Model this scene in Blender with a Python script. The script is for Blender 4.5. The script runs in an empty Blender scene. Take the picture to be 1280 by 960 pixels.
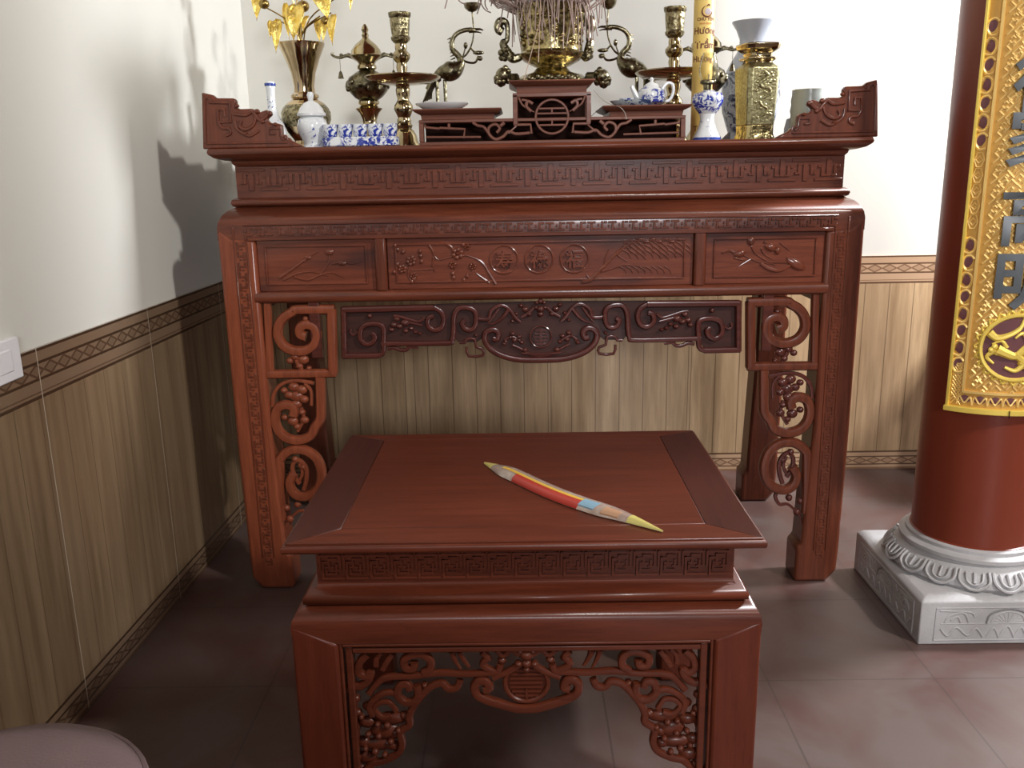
import bpy, math, random
from mathutils import Vector, Matrix
random.seed(7)
PI = math.pi
SC = bpy.context.scene
COL = SC.collection

# ------------------------------------------------------------------ camera
CAM = Vector((-0.0543, -2.4145, 1.2119))
RT = Vector((0.99981687, 0.00734184, -0.01767267))
UP = Vector((0.01540417, 0.23919672, 0.97084893))
FW = Vector((-0.01135506, 0.97094337, -0.23903982))
FOC = 1105.69
cam = bpy.data.cameras.new('camera'); camo = bpy.data.objects.new('camera', cam)
COL.objects.link(camo); SC.camera = camo
cam.sensor_width = 36; cam.lens = FOC / 1280 * 36; cam.clip_start = 0.02
camo.matrix_world = Matrix(((RT.x, UP.x, -FW.x, CAM.x), (RT.y, UP.y, -FW.y, CAM.y), (RT.z, UP.z, -FW.z, CAM.z), (0, 0, 0, 1)))

def W(px, py, y):                       # the place on the plane y that a measured point belongs to
    d = FW + RT * ((px - 640) / FOC) - UP * ((py - 480) / FOC)
    return CAM + d * ((y - CAM.y) / d.y)
def M(y): return (0.971 * y + 2.30) / FOC    # metres per measured unit at depth y

# ------------------------------------------------------------------ light
SC.view_settings.view_transform = 'Standard'; SC.view_settings.look = 'None'
SC.view_settings.gamma = 1; SC.view_settings.use_curve_mapping = False
SC.view_settings.exposure = 0.0
w = bpy.data.worlds.new('world'); SC.world = w; w.use_nodes = True
w.node_tree.nodes['Background'].inputs[0].default_value = (0.80, 0.88, 1, 1)
w.node_tree.nodes['Background'].inputs[1].default_value = 0.1
def area(name, loc, tgt, size, power, col, sy=None):
    l = bpy.data.lights.new(name, 'AREA'); l.energy = power; l.color = col
    l.shape = 'RECTANGLE' if sy else 'DISK'; l.size = size
    if sy: l.size_y = sy
    o = bpy.data.objects.new(name, l); COL.objects.link(o); o.location = loc
    o.rotation_euler = (Vector(tgt) - Vector(loc)).to_track_quat('-Z', 'Y').to_euler()
    return o
area('high_lamp_light', (3.3, -3.3, 3.9), (-0.4, 0.2, 1.0), 0.34, 172, (1, 0.96, 0.91))
area('side_lamp_light', (2.8, 0.30, 2.35), (0.6, 0.7, 1.0), 0.45, 150, (0.97, 0.97, 1))
area('doorway_light', (0.9, -6.6, 2.25), (0.1, 0, 0.9), 0.9, 140, (0.95, 0.96, 1), 0.6)

# ------------------------------------------------------------------ materials
def lin(c): return tuple(((v / 255) / 12.92 if v / 255 <= 0.04045 else ((v / 255 + 0.055) / 1.055) ** 2.4) for v in c)
class NT:
    def __init__(s, name):
        s.m = bpy.data.materials.new(name); s.m.use_nodes = True; s.t = s.m.node_tree
        s.b = s.t.nodes['Principled BSDF']; s.tc = s.t.nodes.new('ShaderNodeTexCoord')
    def n(s, ty, **k):
        n = s.t.nodes.new(ty)
        for a, v in k.items():
            if hasattr(n, a): setattr(n, a, v)
            else: n.inputs[a].default_value = v
        return n
    def l(s, a, b): s.t.links.new(a, b)
    def mth(s, op, a, b=None, c=None):
        n = s.t.nodes.new('ShaderNodeMath'); n.operation = op
        for i, v in enumerate((a, b, c)):
            if v is None: continue
            if isinstance(v, (int, float)): n.inputs[i].default_value = v
            else: s.l(v, n.inputs[i])
        return n.outputs[0]
    def mix(s, f, a, b):
        n = s.t.nodes.new('ShaderNodeMix'); n.data_type = 'RGBA'
        for i, v in ((0, f), (6, a), (7, b)):
            if isinstance(v, (int, float)): n.inputs[i].default_value = v
            elif isinstance(v, tuple): n.inputs[i].default_value = (*v, 1) if len(v) == 3 else v
            else: s.l(v, n.inputs[i])
        return n.outputs[2]
    def noise(s, scale, sc=(1, 1, 1), detail=4, rough=0.5, coord='Object', dist=0):
        mp = s.n('ShaderNodeMapping'); mp.inputs['Scale'].default_value = sc; s.l(s.tc.outputs[coord], mp.inputs[0])
        n = s.n('ShaderNodeTexNoise'); n.inputs['Scale'].default_value = scale; n.inputs['Detail'].default_value = detail
        n.inputs['Roughness'].default_value = rough; n.inputs['Distortion'].default_value = dist
        s.l(mp.outputs[0], n.inputs['Vector']); return n.outputs['Fac']
    def step(s, v, a, b):
        n = s.n('ShaderNodeMapRange'); n.inputs[1].default_value = a; n.inputs[2].default_value = b; s.l(v, n.inputs[0]); return n.outputs[0]
    def bump(s, h, strength=0.3, dist=0.002):
        n = s.n('ShaderNodeBump'); n.inputs['Strength'].default_value = strength; n.inputs['Distance'].default_value = dist
        s.l(h, n.inputs['Height']); s.l(n.outputs[0], s.b.inputs['Normal'])
    def set(s, col=None, rough=None, metal=None, coat=None, coatr=None, spec=None):
        I = s.b.inputs
        if col is not None:
            if isinstance(col, tuple): I['Base Color'].default_value = (*col[:3], 1)
            else: s.l(col, I['Base Color'])
        if rough is not None:
            if isinstance(rough, (int, float)): I['Roughness'].default_value = rough
            else: s.l(rough, I['Roughness'])
        if metal is not None: I['Metallic'].default_value = metal
        if coat is not None: I['Coat Weight'].default_value = coat
        if coatr is not None: I['Coat Roughness'].default_value = coatr
        if spec is not None: I['Specular IOR Level'].default_value = spec
        return s.m
def wood(name, c1, c2, axis='x', rough=0.32, coat=0.35, c3=None):
    t = NT(name); sc = {'x': (1, 14, 14), 'z': (14, 14, 1), 'y': (14, 1, 14)}[axis]
    f = t.noise(5, sc, 6, 0.65, dist=0.4); g = t.noise(28, sc, 3, 0.5)
    col = t.mix(t.step(f, 0.3, 0.72), c1, c2)
    col = t.mix(t.mth('MULTIPLY', t.step(g, 0.55, 0.75), 0.35), col, tuple(v * 0.45 for v in c1))
    if c3:
        k = t.noise(2.2, {'x': (1, 3, 5), 'z': (5, 3, 1), 'y': (4, 1, 4)}[axis], 3)
        col = t.mix(t.step(k, 0.56, 0.72), col, c3)
    t.bump(g, 0.12, 0.001)
    return t.set(col, rough, 0, coat, 0.14, 0.26)
R1, R2 = (0.080, 0.020, 0.010), (0.175, 0.046, 0.022)
MW = {}
MW['x'] = wood('red_wood_across', R1, R2, 'x', c3=(0.07, 0.018, 0.012))
MW['z'] = wood('red_wood_upright', R1, R2, 'z')
MW['y'] = wood('red_wood_deep', R1, R2, 'y')
MW['lit'] = wood('lit_left_red_wood', (0.17, 0.040, 0.018), (0.28, 0.075, 0.034), 'z')  # lighter copy of the red wood, paints direct light on the altar's left front
MW['carve'] = wood('dark_carved_wood', (0.055, 0.014, 0.011), (0.11, 0.028, 0.020), 'x', 0.27, 0.45)
MW['ground'] = wood('dark_ground_wood', (0.035, 0.012, 0.009), (0.06, 0.018, 0.013), 'x', 0.45, 0.1)
MW['panel'] = wood('figured_panel_wood', (0.11, 0.027, 0.015), (0.21, 0.058, 0.03), 'x', 0.3, 0.4, (0.04, 0.017, 0.016))
MW['bench'] = wood('bench_wood', (0.070, 0.015, 0.007), (0.12, 0.027, 0.012), 'x', 0.36, 0.1)
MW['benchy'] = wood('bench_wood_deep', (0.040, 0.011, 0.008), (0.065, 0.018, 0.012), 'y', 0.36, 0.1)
MW['benchz'] = wood('bench_wood_upright', (0.085, 0.016, 0.007), (0.12, 0.025, 0.011), 'z', 0.36, 0.1)
MW['stand'] = wood('stand_wood', (0.12, 0.042, 0.026), (0.20, 0.075, 0.046), 'x', 0.42, 0.1)
MW['dark'] = wood('dark_stain_and_shade_wood', (0.02, 0.008, 0.006), (0.035, 0.012, 0.009), 'x', 0.4, 0.2)

def brass(name, c, rough=0.2, chase=0.0, sc=60, dark=(0.05, 0.035, 0.015)):
    t = NT(name); col = c
    n = t.noise(sc, (1, 1, 1), 3)
    big = t.noise(9, (1, 1, 1), 3)
    col = t.mix(t.step(big, 0.45, 0.75), c, tuple(v * 0.6 for v in c))
    if chase:
        col = t.mix(t.mth('MULTIPLY', t.step(n, 0.56, 0.4), 0.75), col, dark); t.bump(n, chase, 0.004)
    return t.set(col, rough, 1)
B1 = brass('polished_brass', (0.44, 0.36, 0.21), 0.14)
B2 = brass('chased_brass', (0.38, 0.33, 0.19), 0.26, 0.9, 110)
B3 = brass('aged_brass', (0.24, 0.215, 0.135), 0.28, 0.5, 70)
B4 = brass('yellow_brass', (0.52, 0.43, 0.21), 0.2, 0.5, 80)
B5 = brass('matte_olive_brass', (0.42, 0.39, 0.22), 0.36, 0.35, 160, (0.2, 0.17, 0.08))
BV = brass('vase_brass', (0.52, 0.40, 0.24), 0.12)
def simple(name, c, rough=0.5, metal=0, **k): return NT(name).set(c, rough, metal, **k)
def foil():
    t = NT('gold_foil'); n = t.noise(45, (1, 1, 1), 3, 0.6); t.bump(n, 0.9, 0.006)
    return t.set(t.mix(t.step(n, 0.3, 0.7), (0.80, 0.52, 0.06), (0.97, 0.80, 0.28)), 0.34, 0.85)
FOIL = foil(); FOILB = brass('bronze_stem', (0.35, 0.24, 0.08), 0.3)
WHITE = simple('white_glaze', (0.72, 0.75, 0.76), 0.12, coat=0.5)
def porcelain(name, sc, lo, hi, blue=(0.015, 0.05, 0.30), white=(0.74, 0.78, 0.80), zs=1):
    t = NT(name); n = t.noise(sc, (1, 1, zs), 4, 0.62, dist=1.6)
    m = t.noise(sc * 0.35, (1, 1, 1), 2)
    f = t.mth('MULTIPLY', t.step(n, lo, hi), t.step(m, 0.40, 0.47))
    return t.set(t.mix(f, white, blue), 0.13, 0, 0.5)
PB = porcelain('blue_painted_porcelain', 62, 0.46, 0.51, blue=(0.02, 0.04, 0.32))
PS = porcelain('sparse_blue_porcelain', 40, 0.60, 0.64)
PD = porcelain('dark_blue_porcelain', 38, 0.46, 0.54, (0.02, 0.03, 0.07), (0.32, 0.36, 0.42))
PT = porcelain('teal_blue_porcelain', 55, 0.47, 0.55, (0.03, 0.06, 0.16), (0.45, 0.52, 0.55))
GREY = simple('grey_glaze', (0.42, 0.46, 0.52), 0.2, coat=0.3)
BLUE = simple('cobalt_line', (0.03, 0.06, 0.30), 0.2)
def glass():
    t = NT('clear_lamp_glass'); t.b.inputs['Transmission Weight'].default_value = 1; t.b.inputs['IOR'].default_value = 1.3
    return t.set((0.86, 0.84, 0.74), 0.10)
GLASS = glass()
def plaster():
    t = NT('painted_plaster'); n = t.noise(1.3, (1, 1, 1), 3); f = t.noise(90, (1, 1, 1), 2)
    t.bump(f, 0.05, 0.001)
    return t.set(t.mix(n, (0.57, 0.567, 0.515), (0.63, 0.627, 0.575)), 0.75)
PLASTER = plaster()
def wainscot(name, ax, joint, period, jw, jcol, K=1.0):
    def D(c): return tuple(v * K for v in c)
    t = NT(name); s = t.n('ShaderNodeSeparateXYZ'); t.l(t.tc.outputs['Object'], s.inputs[0])
    u = s.outputs[ax]; z = s.outputs[2]
    sc = (1, 1, 0.06)
    f = t.noise(28, sc, 5, 0.6); g = t.noise(150, sc, 2); k = t.noise(7, (1, 1, 0.12), 2)
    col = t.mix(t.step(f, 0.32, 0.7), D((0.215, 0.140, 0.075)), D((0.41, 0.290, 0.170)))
    col = t.mix(t.mth('MULTIPLY', t.step(g, 0.5, 0.8), 0.3), col, (0.16, 0.10, 0.06))
    col = t.mix(t.mth('MULTIPLY', t.step(k, 0.35, 0.7), 0.4), col, (0.22, 0.15, 0.09))
    # printed plank lines
    p = t.mth('FRACT', t.mth('DIVIDE', t.mth('ADD', u, 5.03), 0.094))
    col = t.mix(t.mth('MULTIPLY', t.mth('LESS_THAN', p, 0.035), 0.7), col, (0.09, 0.055, 0.03))
    def band(z0, z1, c, col):
        m = t.mth('MULTIPLY', t.mth('GREATER_THAN', z, z0), t.mth('LESS_THAN', z, z1)); return t.mix(m, col, c)
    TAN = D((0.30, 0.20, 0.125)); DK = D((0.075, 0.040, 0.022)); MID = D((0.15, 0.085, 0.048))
    H = 0.855
    def lozenge(za, zb, c1, c2, col):
        v = t.mth('DIVIDE', t.mth('SUBTRACT', z, (za + zb) / 2), (zb - za))
        pu = t.mth('ABSOLUTE', t.mth('SUBTRACT', t.mth('FRACT', t.mth('DIVIDE', t.mth('ADD', u, 5), 0.056)), 0.5))
        d = t.mth('ADD', t.mth('MULTIPLY', pu, 1.0), t.mth('ABSOLUTE', v))
        ins = t.mth('LESS_THAN', d, 0.40); out = t.mth('GREATER_THAN', d, 0.58)
        c = t.mix(ins, c1, t.mix(0.6, c1, c2)); c = t.mix(out, c, c2)
        ln = t.mth('LESS_THAN', t.mth('ABSOLUTE', t.mth('SUBTRACT', d, 0.42)), 0.03); c = t.mix(ln, c, DK)
        m = t.mth('MULTIPLY', t.mth('GREATER_THAN', z, za), t.mth('LESS_THAN', z, zb)); return t.mix(m, col, c)
    for a, b, c in ((0.750, 0.757, DK), (0.757, 0.762, TAN), (0.762, 0.765, MID), (0.765, 0.788, TAN), (0.788, 0.794, DK)):
        col = band(a, b, c, col)
    col = lozenge(0.794, 0.823, MID, TAN, col)
    for a, b, c in ((0.823, 0.829, DK), (0.829, 0.850, TAN), (0.850, 0.856, DK)): col = band(a, b, c, col)
    for a, b, c in ((0.0, 0.008, MID), (0.008, 0.018, TAN), (0.018, 0.023, DK), (0.050, 0.055, DK), (0.055, 0.070, TAN), (0.070, 0.077, DK)):
        col = band(a, b, c, col)
    col = lozenge(0.023, 0.050, MID, TAN, col)
    j = t.mth('ABSOLUTE', t.mth('SUBTRACT', t.mth('FRACT', t.mth('DIVIDE', t.mth('SUBTRACT', u, joint - 20 * period), period)), 0.5))
    jm = t.mth('GREATER_THAN', j, 0.5 - jw / period / 2)
    col = t.mix(jm, col, jcol)
    return t.set(col, 0.28, 0, 0.2)
def floor_mat():
    t = NT('glazed_floor_tile'); s = t.n('ShaderNodeSeparateXYZ'); t.l(t.tc.outputs['Object'], s.inputs[0])
    def jt(v, o):
        q = t.mth('ABSOLUTE', t.mth('SUBTRACT', t.mth('FRACT', t.mth('DIVIDE', t.mth('ADD', v, 8 - o), 0.4)), 0.5))
        return t.mth('GREATER_THAN', q, 0.5 - 0.006)
    g = t.mth('MAXIMUM', jt(s.outputs[0], 0.525), jt(s.outputs[1], -0.515))
    n = t.noise(3.2, (1, 1, 1), 4, 0.6, dist=0.6); n2 = t.noise(16, (1, 1, 1), 3)
    col = t.mix(t.step(n, 0.38, 0.62), (0.095, 0.044, 0.036), (0.118, 0.084, 0.076))
    col = t.mix(t.mth('MULTIPLY', n2, 0.25), col, (0.09, 0.06, 0.055))
    col = t.mix(t.mth('MULTIPLY', g, 0.55), col, (0.05, 0.035, 0.03))
    t.bump(n2, 0.08, 0.002)
    return t.set(col, t.mth('ADD', t.mth('MULTIPLY', n, 0.25), 0.30))
def stone():
    t = NT('carved_grey_stone'); n = t.noise(120, (1, 1, 1), 3); m = t.noise(8, (1, 1, 1), 3)
    t.bump(n, 0.35, 0.002)
    return t.set(t.mix(t.step(m, 0.3, 0.7), (0.36, 0.355, 0.355), (0.50, 0.50, 0.51)), 0.55)
STONE = stone()
def red_lacquer():
    t = NT('red_brown_column_paint'); n = t.noise(4, (1, 1, 0.4), 4); m = t.noise(60, (1, 1, 0.2), 2)
    return t.set(t.mix(n, (0.15, 0.024, 0.011), (0.22, 0.040, 0.017)), t.mth('ADD', t.mth('MULTIPLY', m, 0.12), 0.30), 0, 0.0)
LAC = red_lacquer()
def goldleaf():
    t = NT('gilt_paint'); n = t.noise(30, (1, 1, 1), 3)
    return t.set(t.mix(n, (0.84, 0.53, 0.15), (0.93, 0.68, 0.25)), 0.38, 0.35)
GILT = goldleaf()
GRIM = simple('yellow_gilt_rim', (0.90, 0.68, 0.13), 0.35, 0.3)
GDK = simple('ochre_gilt_ground', (0.62, 0.35, 0.08), 0.45, 0.3)
MAROON = simple('maroon_ground', (0.14, 0.045, 0.05), 0.6)
INK = simple('slate_letter', (0.085, 0.095, 0.105), 0.35)
YEL = NT('yellow_paper'); YELM = YEL.set(YEL.mix(YEL.noise(25, (1, 1, .3)), (0.80, 0.60, 0.19), (0.72, 0.50, 0.12)), 0.5)
BROWN = simple('brown_print', (0.16, 0.045, 0.02), 0.6)
PLASTIC = simple('white_plastic', (0.76, 0.77, 0.80), 0.3)

# ------------------------------------------------------------------ mesh helpers
def cr(pts, n=6, closed=False):
    P = [Vector(p) for p in pts]; out = []
    if len(P) < 3 and not closed: return P
    N = len(P); seg = N if closed else N - 1
    for i in range(seg):
        if closed: a, b, c, d = P[(i - 1) % N], P[i], P[(i + 1) % N], P[(i + 2) % N]
        else: a, b, c, d = P[max(i - 1, 0)], P[i], P[i + 1], P[min(i + 2, N - 1)]
        for k in range(n):
            t = k / n
            out.append(0.5 * ((2 * b) + (c - a) * t + (2 * a - 5 * b + 4 * c - d) * t * t + (3 * b - 3 * c + d - a) * t ** 3))
    if not closed: out.append(P[-1])
    return out
class MB:
    def __init__(s): s.v = []; s.f = []; s.mi = []; s.cur = 0
    def add(s, vs, fs):
        o = len(s.v); s.v += [tuple(v) for v in vs]
        for f in fs: s.f.append(tuple(o + i for i in f)); s.mi.append(s.cur)
    def box(s, x0, x1, y0, y1, z0, z1):
        s.add([(x0, y0, z0), (x1, y0, z0), (x1, y1, z0), (x0, y1, z0), (x0, y0, z1), (x1, y0, z1), (x1, y1, z1), (x0, y1, z1)],
              [(0, 3, 2, 1), (4, 5, 6, 7), (0, 1, 5, 4), (1, 2, 6, 5), (2, 3, 7, 6), (3, 0, 4, 7)]); return s
    def rings(s, R, cap=True, closed=False):
        n = len(R[0]); vs = [v for r in R for v in r]; fs = []
        m = len(R) if closed else len(R) - 1
        for i in range(m):
            a, b = i * n, ((i + 1) % len(R)) * n
            for k in range(n): fs.append((a + k, a + (k + 1) % n, b + (k + 1) % n, b + k))
        if cap and not closed: fs.append(tuple(range(n))[::-1]); fs.append(tuple(range((len(R) - 1) * n, len(R) * n)))
        s.add(vs, fs); return s
    def rect(s, x0, x1, y0, y1, prof, r=0):       # rectangular moulding stack, prof = (offset, z)
        R = []
        for o, z in prof:
            a, b, c, d = x0 - o, x1 + o, y0 - o, y1 + o
            if r: 
                q = []
                for cx, cy, a0 in ((b - r, c + r, -90), (b - r, d - r, 0), (a + r, d - r, 90), (a + r, c + r, 180)):
                    for k in range(4): an = math.radians(a0 + k * 30); q.append((cx + r * math.cos(an), cy + r * math.sin(an), z))
                R.append(q)
            else: R.append([(a, c, z), (b, c, z), (b, d, z), (a, d, z)])
        return s.rings(R)
    def lathe(s, prof, c=(0, 0, 0), n=32, sx=1, sy=1, twist=0):
        R = []
        for r, z in prof: R.append([(c[0] + max(r, 1e-4) * sx * math.cos(2 * PI * k / n + twist), c[1] + max(r, 1e-4) * sy * math.sin(2 * PI * k / n + twist), c[2] + z) for k in range(n)])
        return s.rings(R)
    def prism(s, poly, y0, y1):                    # poly in x,z
        n = len(poly); a = sum(poly[i][0] * poly[(i + 1) % n][1] - poly[(i + 1) % n][0] * poly[i][1] for i in range(n))
        if a < 0: poly = poly[::-1]
        vs = [(x, y0, z) for x, z in poly] + [(x, y1, z) for x, z in poly]
        fs = [tuple(range(n)), tuple(range(2 * n - 1, n - 1, -1))] + [(i, i + n, (i + 1) % n + n, (i + 1) % n) for i in range(n)]
        s.add(vs, fs); return s
    def ell(s, c, rx, ry, rz, n=12, m=8, rot=None):
        vs = []; R = []
        for i in range(m + 1):
            a = PI * i / m; rr = max(math.sin(a), 1e-3)
            q = []
            for k in range(n):
                v = Vector((rx * rr * math.cos(2 * PI * k / n), ry * rr * math.sin(2 * PI * k / n), -rz * math.cos(a)))
                if rot: v = rot @ v
                q.append(tuple(Vector(c) + v))
            R.append(q)
        return s.rings(R)
    def tube(s, pts, r, n=8, smooth=5, flat=1.0, closed=False, ends=True, sq=0, nrm=None):
        P = cr(pts, smooth, closed) if smooth > 1 else [Vector(p) for p in pts]
        N = len(P); R = []; up = Vector(nrm) if nrm else None; pu = None
        for i, p in enumerate(P):
            if closed: t = P[(i + 1) % N] - P[i - 1]
            else: t = P[min(i + 1, N - 1)] - P[max(i - 1, 0)]
            if t.length < 1e-9: t = Vector((0, 0, 1))
            t.normalize()
            if up is None:
                if pu is None: pu = Vector((0, 1, 0)) if abs(t.y) < 0.9 else Vector((1, 0, 0))
                u = (pu - t * pu.dot(t)).normalized(); pu = u
            else: u = (up - t * up.dot(t)).normalized()
            sd = t.cross(u).normalized()
            rr = r(i / (N - 1)) if callable(r) else r
            q = []
            for k in range(n):
                a = 2 * PI * (k + 0.5) / n; ca, sa = math.cos(a), math.sin(a)
                if sq: ca = math.copysign(abs(ca) ** sq, ca); sa = math.copysign(abs(sa) ** sq, sa)
                q.append(tuple(p + sd * (rr * ca) + u * (rr * flat * sa)))
            R.append(q)
        if closed: return s.rings(R, closed=True)
        return s.rings(R)
    def mitre(s, pts, hw, d0, d1, y):             # square-section strip along an x,z path (sharp corners), from y+d0 to y+d1
        P = [Vector((p[0], p[1])) for p in pts]
        for a, b in zip(P[:-1], P[1:]):
            t = (b - a).normalized(); nn = Vector((-t.y, t.x)) * hw; a2 = a - t * hw; b2 = b + t * hw
            s.prism([tuple(a2 + nn), tuple(a2 - nn), tuple(b2 - nn), tuple(b2 + nn)], y + d0 - .00008 * (len(s.v) // 8 % 7), y + d1)
        return s
ORG = {}
def obj(name, mb, mats, parent=None, origin=None, bevel=0, sharp=40, seg=2, solid=0):
    if not isinstance(mats, (list, tuple)): mats = [mats]
    o0 = Vector(ORG[parent.name]) if parent else Vector(origin or (0, 0, 0))
    me = bpy.data.meshes.new(name)
    me.from_pydata([tuple(Vector(v) - o0) for v in mb.v], [], mb.f)
    for m in mats: me.materials.append(m)
    if len(mats) > 1: me.polygons.foreach_set('material_index', mb.mi)
    me.polygons.foreach_set('use_smooth', [True] * len(me.polygons))
    me.update(); me.validate()
    try: me.set_sharp_from_angle(angle=math.radians(sharp))
    except Exception: pass
    o = bpy.data.objects.new(name, me); COL.objects.link(o)
    if parent: o.parent = parent
    else: o.location = o0
    ORG[o.name] = tuple(o0)
    if bevel:
        b = o.modifiers.new('bevel', 'BEVEL'); b.width = bevel; b.segments = seg; b.limit_method = 'ANGLE'; b.angle_limit = math.radians(35)
    if solid:
        q = o.modifiers.new('solid', 'SOLIDIFY'); q.thickness = solid
    return o
def tag(o, label=None, cat=None, group=None, kind=None):
    if label: o['label'] = label
    if cat: o['category'] = cat
    if group: o['group'] = group
    if kind: o['kind'] = kind
    return o
def thing(name, label, cat, loc, group=None):
    o = bpy.data.objects.new(name, None); COL.objects.link(o); o.location = loc; o.empty_display_size = 0.05
    ORG[o.name] = tuple(loc); return tag(o, label, cat, group)
def struct(name, mb, mat, **k): return tag(obj(name, mb, mat, **k), kind='structure')
def copy_tree(o, parent=None):
    c = o.copy(); COL.objects.link(c); c.parent = parent
    ORG[c.name] = ORG[o.name]
    for ch in [x for x in bpy.data.objects if x.parent == o]: copy_tree(ch, c)
    return c
FONTM = {}
def text_mesh(body, size, extrude):
    c = bpy.data.curves.new('lettering', 'FONT'); c.body = body; c.size = size; c.extrude = extrude; c.align_x = 'CENTER'; c.resolution_u = 3
    c.offset = size * 0.022
    o = bpy.data.objects.new('lettering', c); COL.objects.link(o)
    dg = bpy.context.evaluated_depsgraph_get(); dg.update()
    m = bpy.data.meshes.new_from_object(o.evaluated_get(dg))
    vs = [tuple(v.co) for v in m.vertices]; fs = [tuple(p.vertices) for p in m.polygons]
    bpy.data.objects.remove(o); bpy.data.meshes.remove(m)
    return vs, fs
def put_text(mb, body, size, fn, extrude=0.002):
    vs, fs = text_mesh(body, size, extrude)
    if not vs: return
    my = (max(v[1] for v in vs) + min(v[1] for v in vs)) / 2; mx = (max(v[0] for v in vs) + min(v[0] for v in vs)) / 2
    mb.add([fn(v[0] - mx, v[1] - my, v[2]) for v in vs], fs)

# ------------------------------------------------------------------ room
XL0, AL = -1.07, 0.0263
YB = 0.9908; XR, YF, ZC = 5.0, -7.5, 4.5
def xl(y): return XL0 + AL * y
def quadwall(P, t):                                # footprint a->b, thickness to outside
    pass
m = MB(); m.add([(xl(YF) - .2, YF, -.1), (xl(YF), YF, -.1), (xl(YB + .15), YB + .15, -.1), (xl(YB) - .2, YB + .15, -.1),
                 (xl(YF) - .2, YF, ZC), (xl(YF), YF, ZC), (xl(YB + .15), YB + .15, ZC), (xl(YB) - .2, YB + .15, ZC)],
                [(0, 3, 2, 1), (4, 5, 6, 7), (0, 1, 5, 4), (1, 2, 6, 5), (2, 3, 7, 6), (3, 0, 4, 7)])
struct('wall_left', m, PLASTER)
struct('wall_back', MB().box(xl(YB), XR + .15, YB, YB + .15, -.1, ZC), PLASTER)
m = MB()                                            # right wall with a window opening
for b in ((YF, -1.1, 0, ZC), (0.1, YB + .15, 0, ZC), (-1.1, 0.1, 0, 1.3), (-1.1, 0.1, 2.7, ZC)): m.box(XR, XR + .15, b[0], b[1], b[2], b[3])
struct('wall_right', m, PLASTER)
m = MB()
for b in ((-1.4, -0.7, 0, ZC), (1.9, XR + .15, 0, ZC), (-0.7, 1.9, 2.95, ZC)): m.box(b[0], b[1], YF - .15, YF, b[2], b[3])
struct('wall_front', m, MW['z'])
struct('added_shade_wall', MB().box(-1.13, .30, -3.35, -3.2, 0, 1.15), MW['z'])  # unseen low wall, added behind the camera to keep light off the floor
struct('ceiling', MB().box(-1.5, XR + .2, YF - .2, YB + .2, ZC, ZC + .1), MW['y'])
struct('floor', MB().box(-1.5, XR + .2, YF - .2, YB + .2, -.12, 0), floor_mat())
WB = wainscot('wainscot_back_tiles', 0, 0.60, 0.54, 0.0025, (0.16, 0.11, 0.07), 1.45)  # tile colour raised in place of more light on the back wall
WL = wainscot('wainscot_left_tiles', 1, -0.055, 0.54, 0.0028, (0.42, 0.36, 0.28), 0.62)  # same tiles scaled down, the dimness of this wall put into their colour
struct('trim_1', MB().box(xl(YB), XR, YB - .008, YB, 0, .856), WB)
m = MB(); a0, a1 = YF, YB - .008
m.add([(xl(a0), a0, 0), (xl(a0) + .008, a0, 0), (xl(a1) + .008, a1, 0), (xl(a1), a1, 0), (xl(a0), a0, .856), (xl(a0) + .008, a0, .856), (xl(a1) + .008, a1, .856), (xl(a1), a1, .856)],
      [(0, 3, 2, 1), (4, 5, 6, 7), (0, 1, 5, 4), (1, 2, 6, 5), (2, 3, 7, 6), (3, 0, 4, 7)])
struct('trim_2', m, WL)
# window and door frames behind the camera
m = MB()
for b in ((-1.1, -1.05, 1.3, 2.7), (0.05, 0.1, 1.3, 2.7), (-1.05, 0.05, 1.3, 1.35), (-1.05, 0.05, 2.65, 2.7), (-0.52, -0.48, 1.35, 2.65)): m.box(XR + .03, XR + .09, b[0], b[1], b[2], b[3])
struct('window_1', m, MW['dark'])
m = MB()
for b in ((-0.7, -0.62, 0, 2.95), (1.82, 1.9, 0, 2.95), (-0.62, 1.82, 2.87, 2.95)): m.box(b[0], b[1], YF - .1, YF + .02, b[2], b[3])
struct('door_1', m, MW['dark'])

# ------------------------------------------------------------------ fret strips
def fret_big(mb, x0, x1, z0, z1, y, n, d=0.004):    # alternating upright and upturned T figures with hooks
    u = (x1 - x0) / n; h = z1 - z0; t = h * 0.11
    for i in range(n):
        for s in (0, 1):
            c = x0 + u * (i + 0.25 + 0.5 * s)
            def Z(v): return z0 + h * v if s == 0 else z1 - h * v
            def bar(xa, xb, va, vb):
                a, b = sorted((Z(va), Z(vb))); mb.box(c + xa * u, c + xb * u, y - d - .00025 * (len(mb.v) // 8 % 8), y + .002, a, b)
            bar(-.30, .30, .86, .98); bar(-.055, .055, .02, .78)
            bar(-.17, -.10, .30, .78); bar(.10, .17, .30, .78)
            bar(-.17, -.055, .70, .78); bar(.055, .17, .70, .78)
            bar(-.235, -.17, .30, .42); bar(.17, .235, .30, .42)
def fret_small(mb, pts, w, y, d=0.003, step=0.03, xz=True):   # running key strip along a line a->b of width w
    (ax, az), (bx, bz) = pts; L = math.hypot(bx - ax, bz - az); n = max(1, int(round(L / step))); st = L / n
    tx, tz = (bx - ax) / L, (bz - az) / L; nx, nz = -tz, tx
    for i in range(n):
        o = i * st; s = 1 if i % 2 else -1
        def q(a0, a1, b0, b1):
            P = []
            for a, b in ((a0, b0), (a1, b0), (a1, b1), (a0, b1)):
                P.append((ax + tx * (o + a * st) + nx * b * w * s, az + tz * (o + a * st) + nz * b * w * s))
            mb.prism(P, y - d, y + .001)
        q(.05, .85, .22, .45); q(.36, .58, -.45, .22); q(.62, .95, -.45, -.22); q(.05, .2, -.2, .1)
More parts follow.
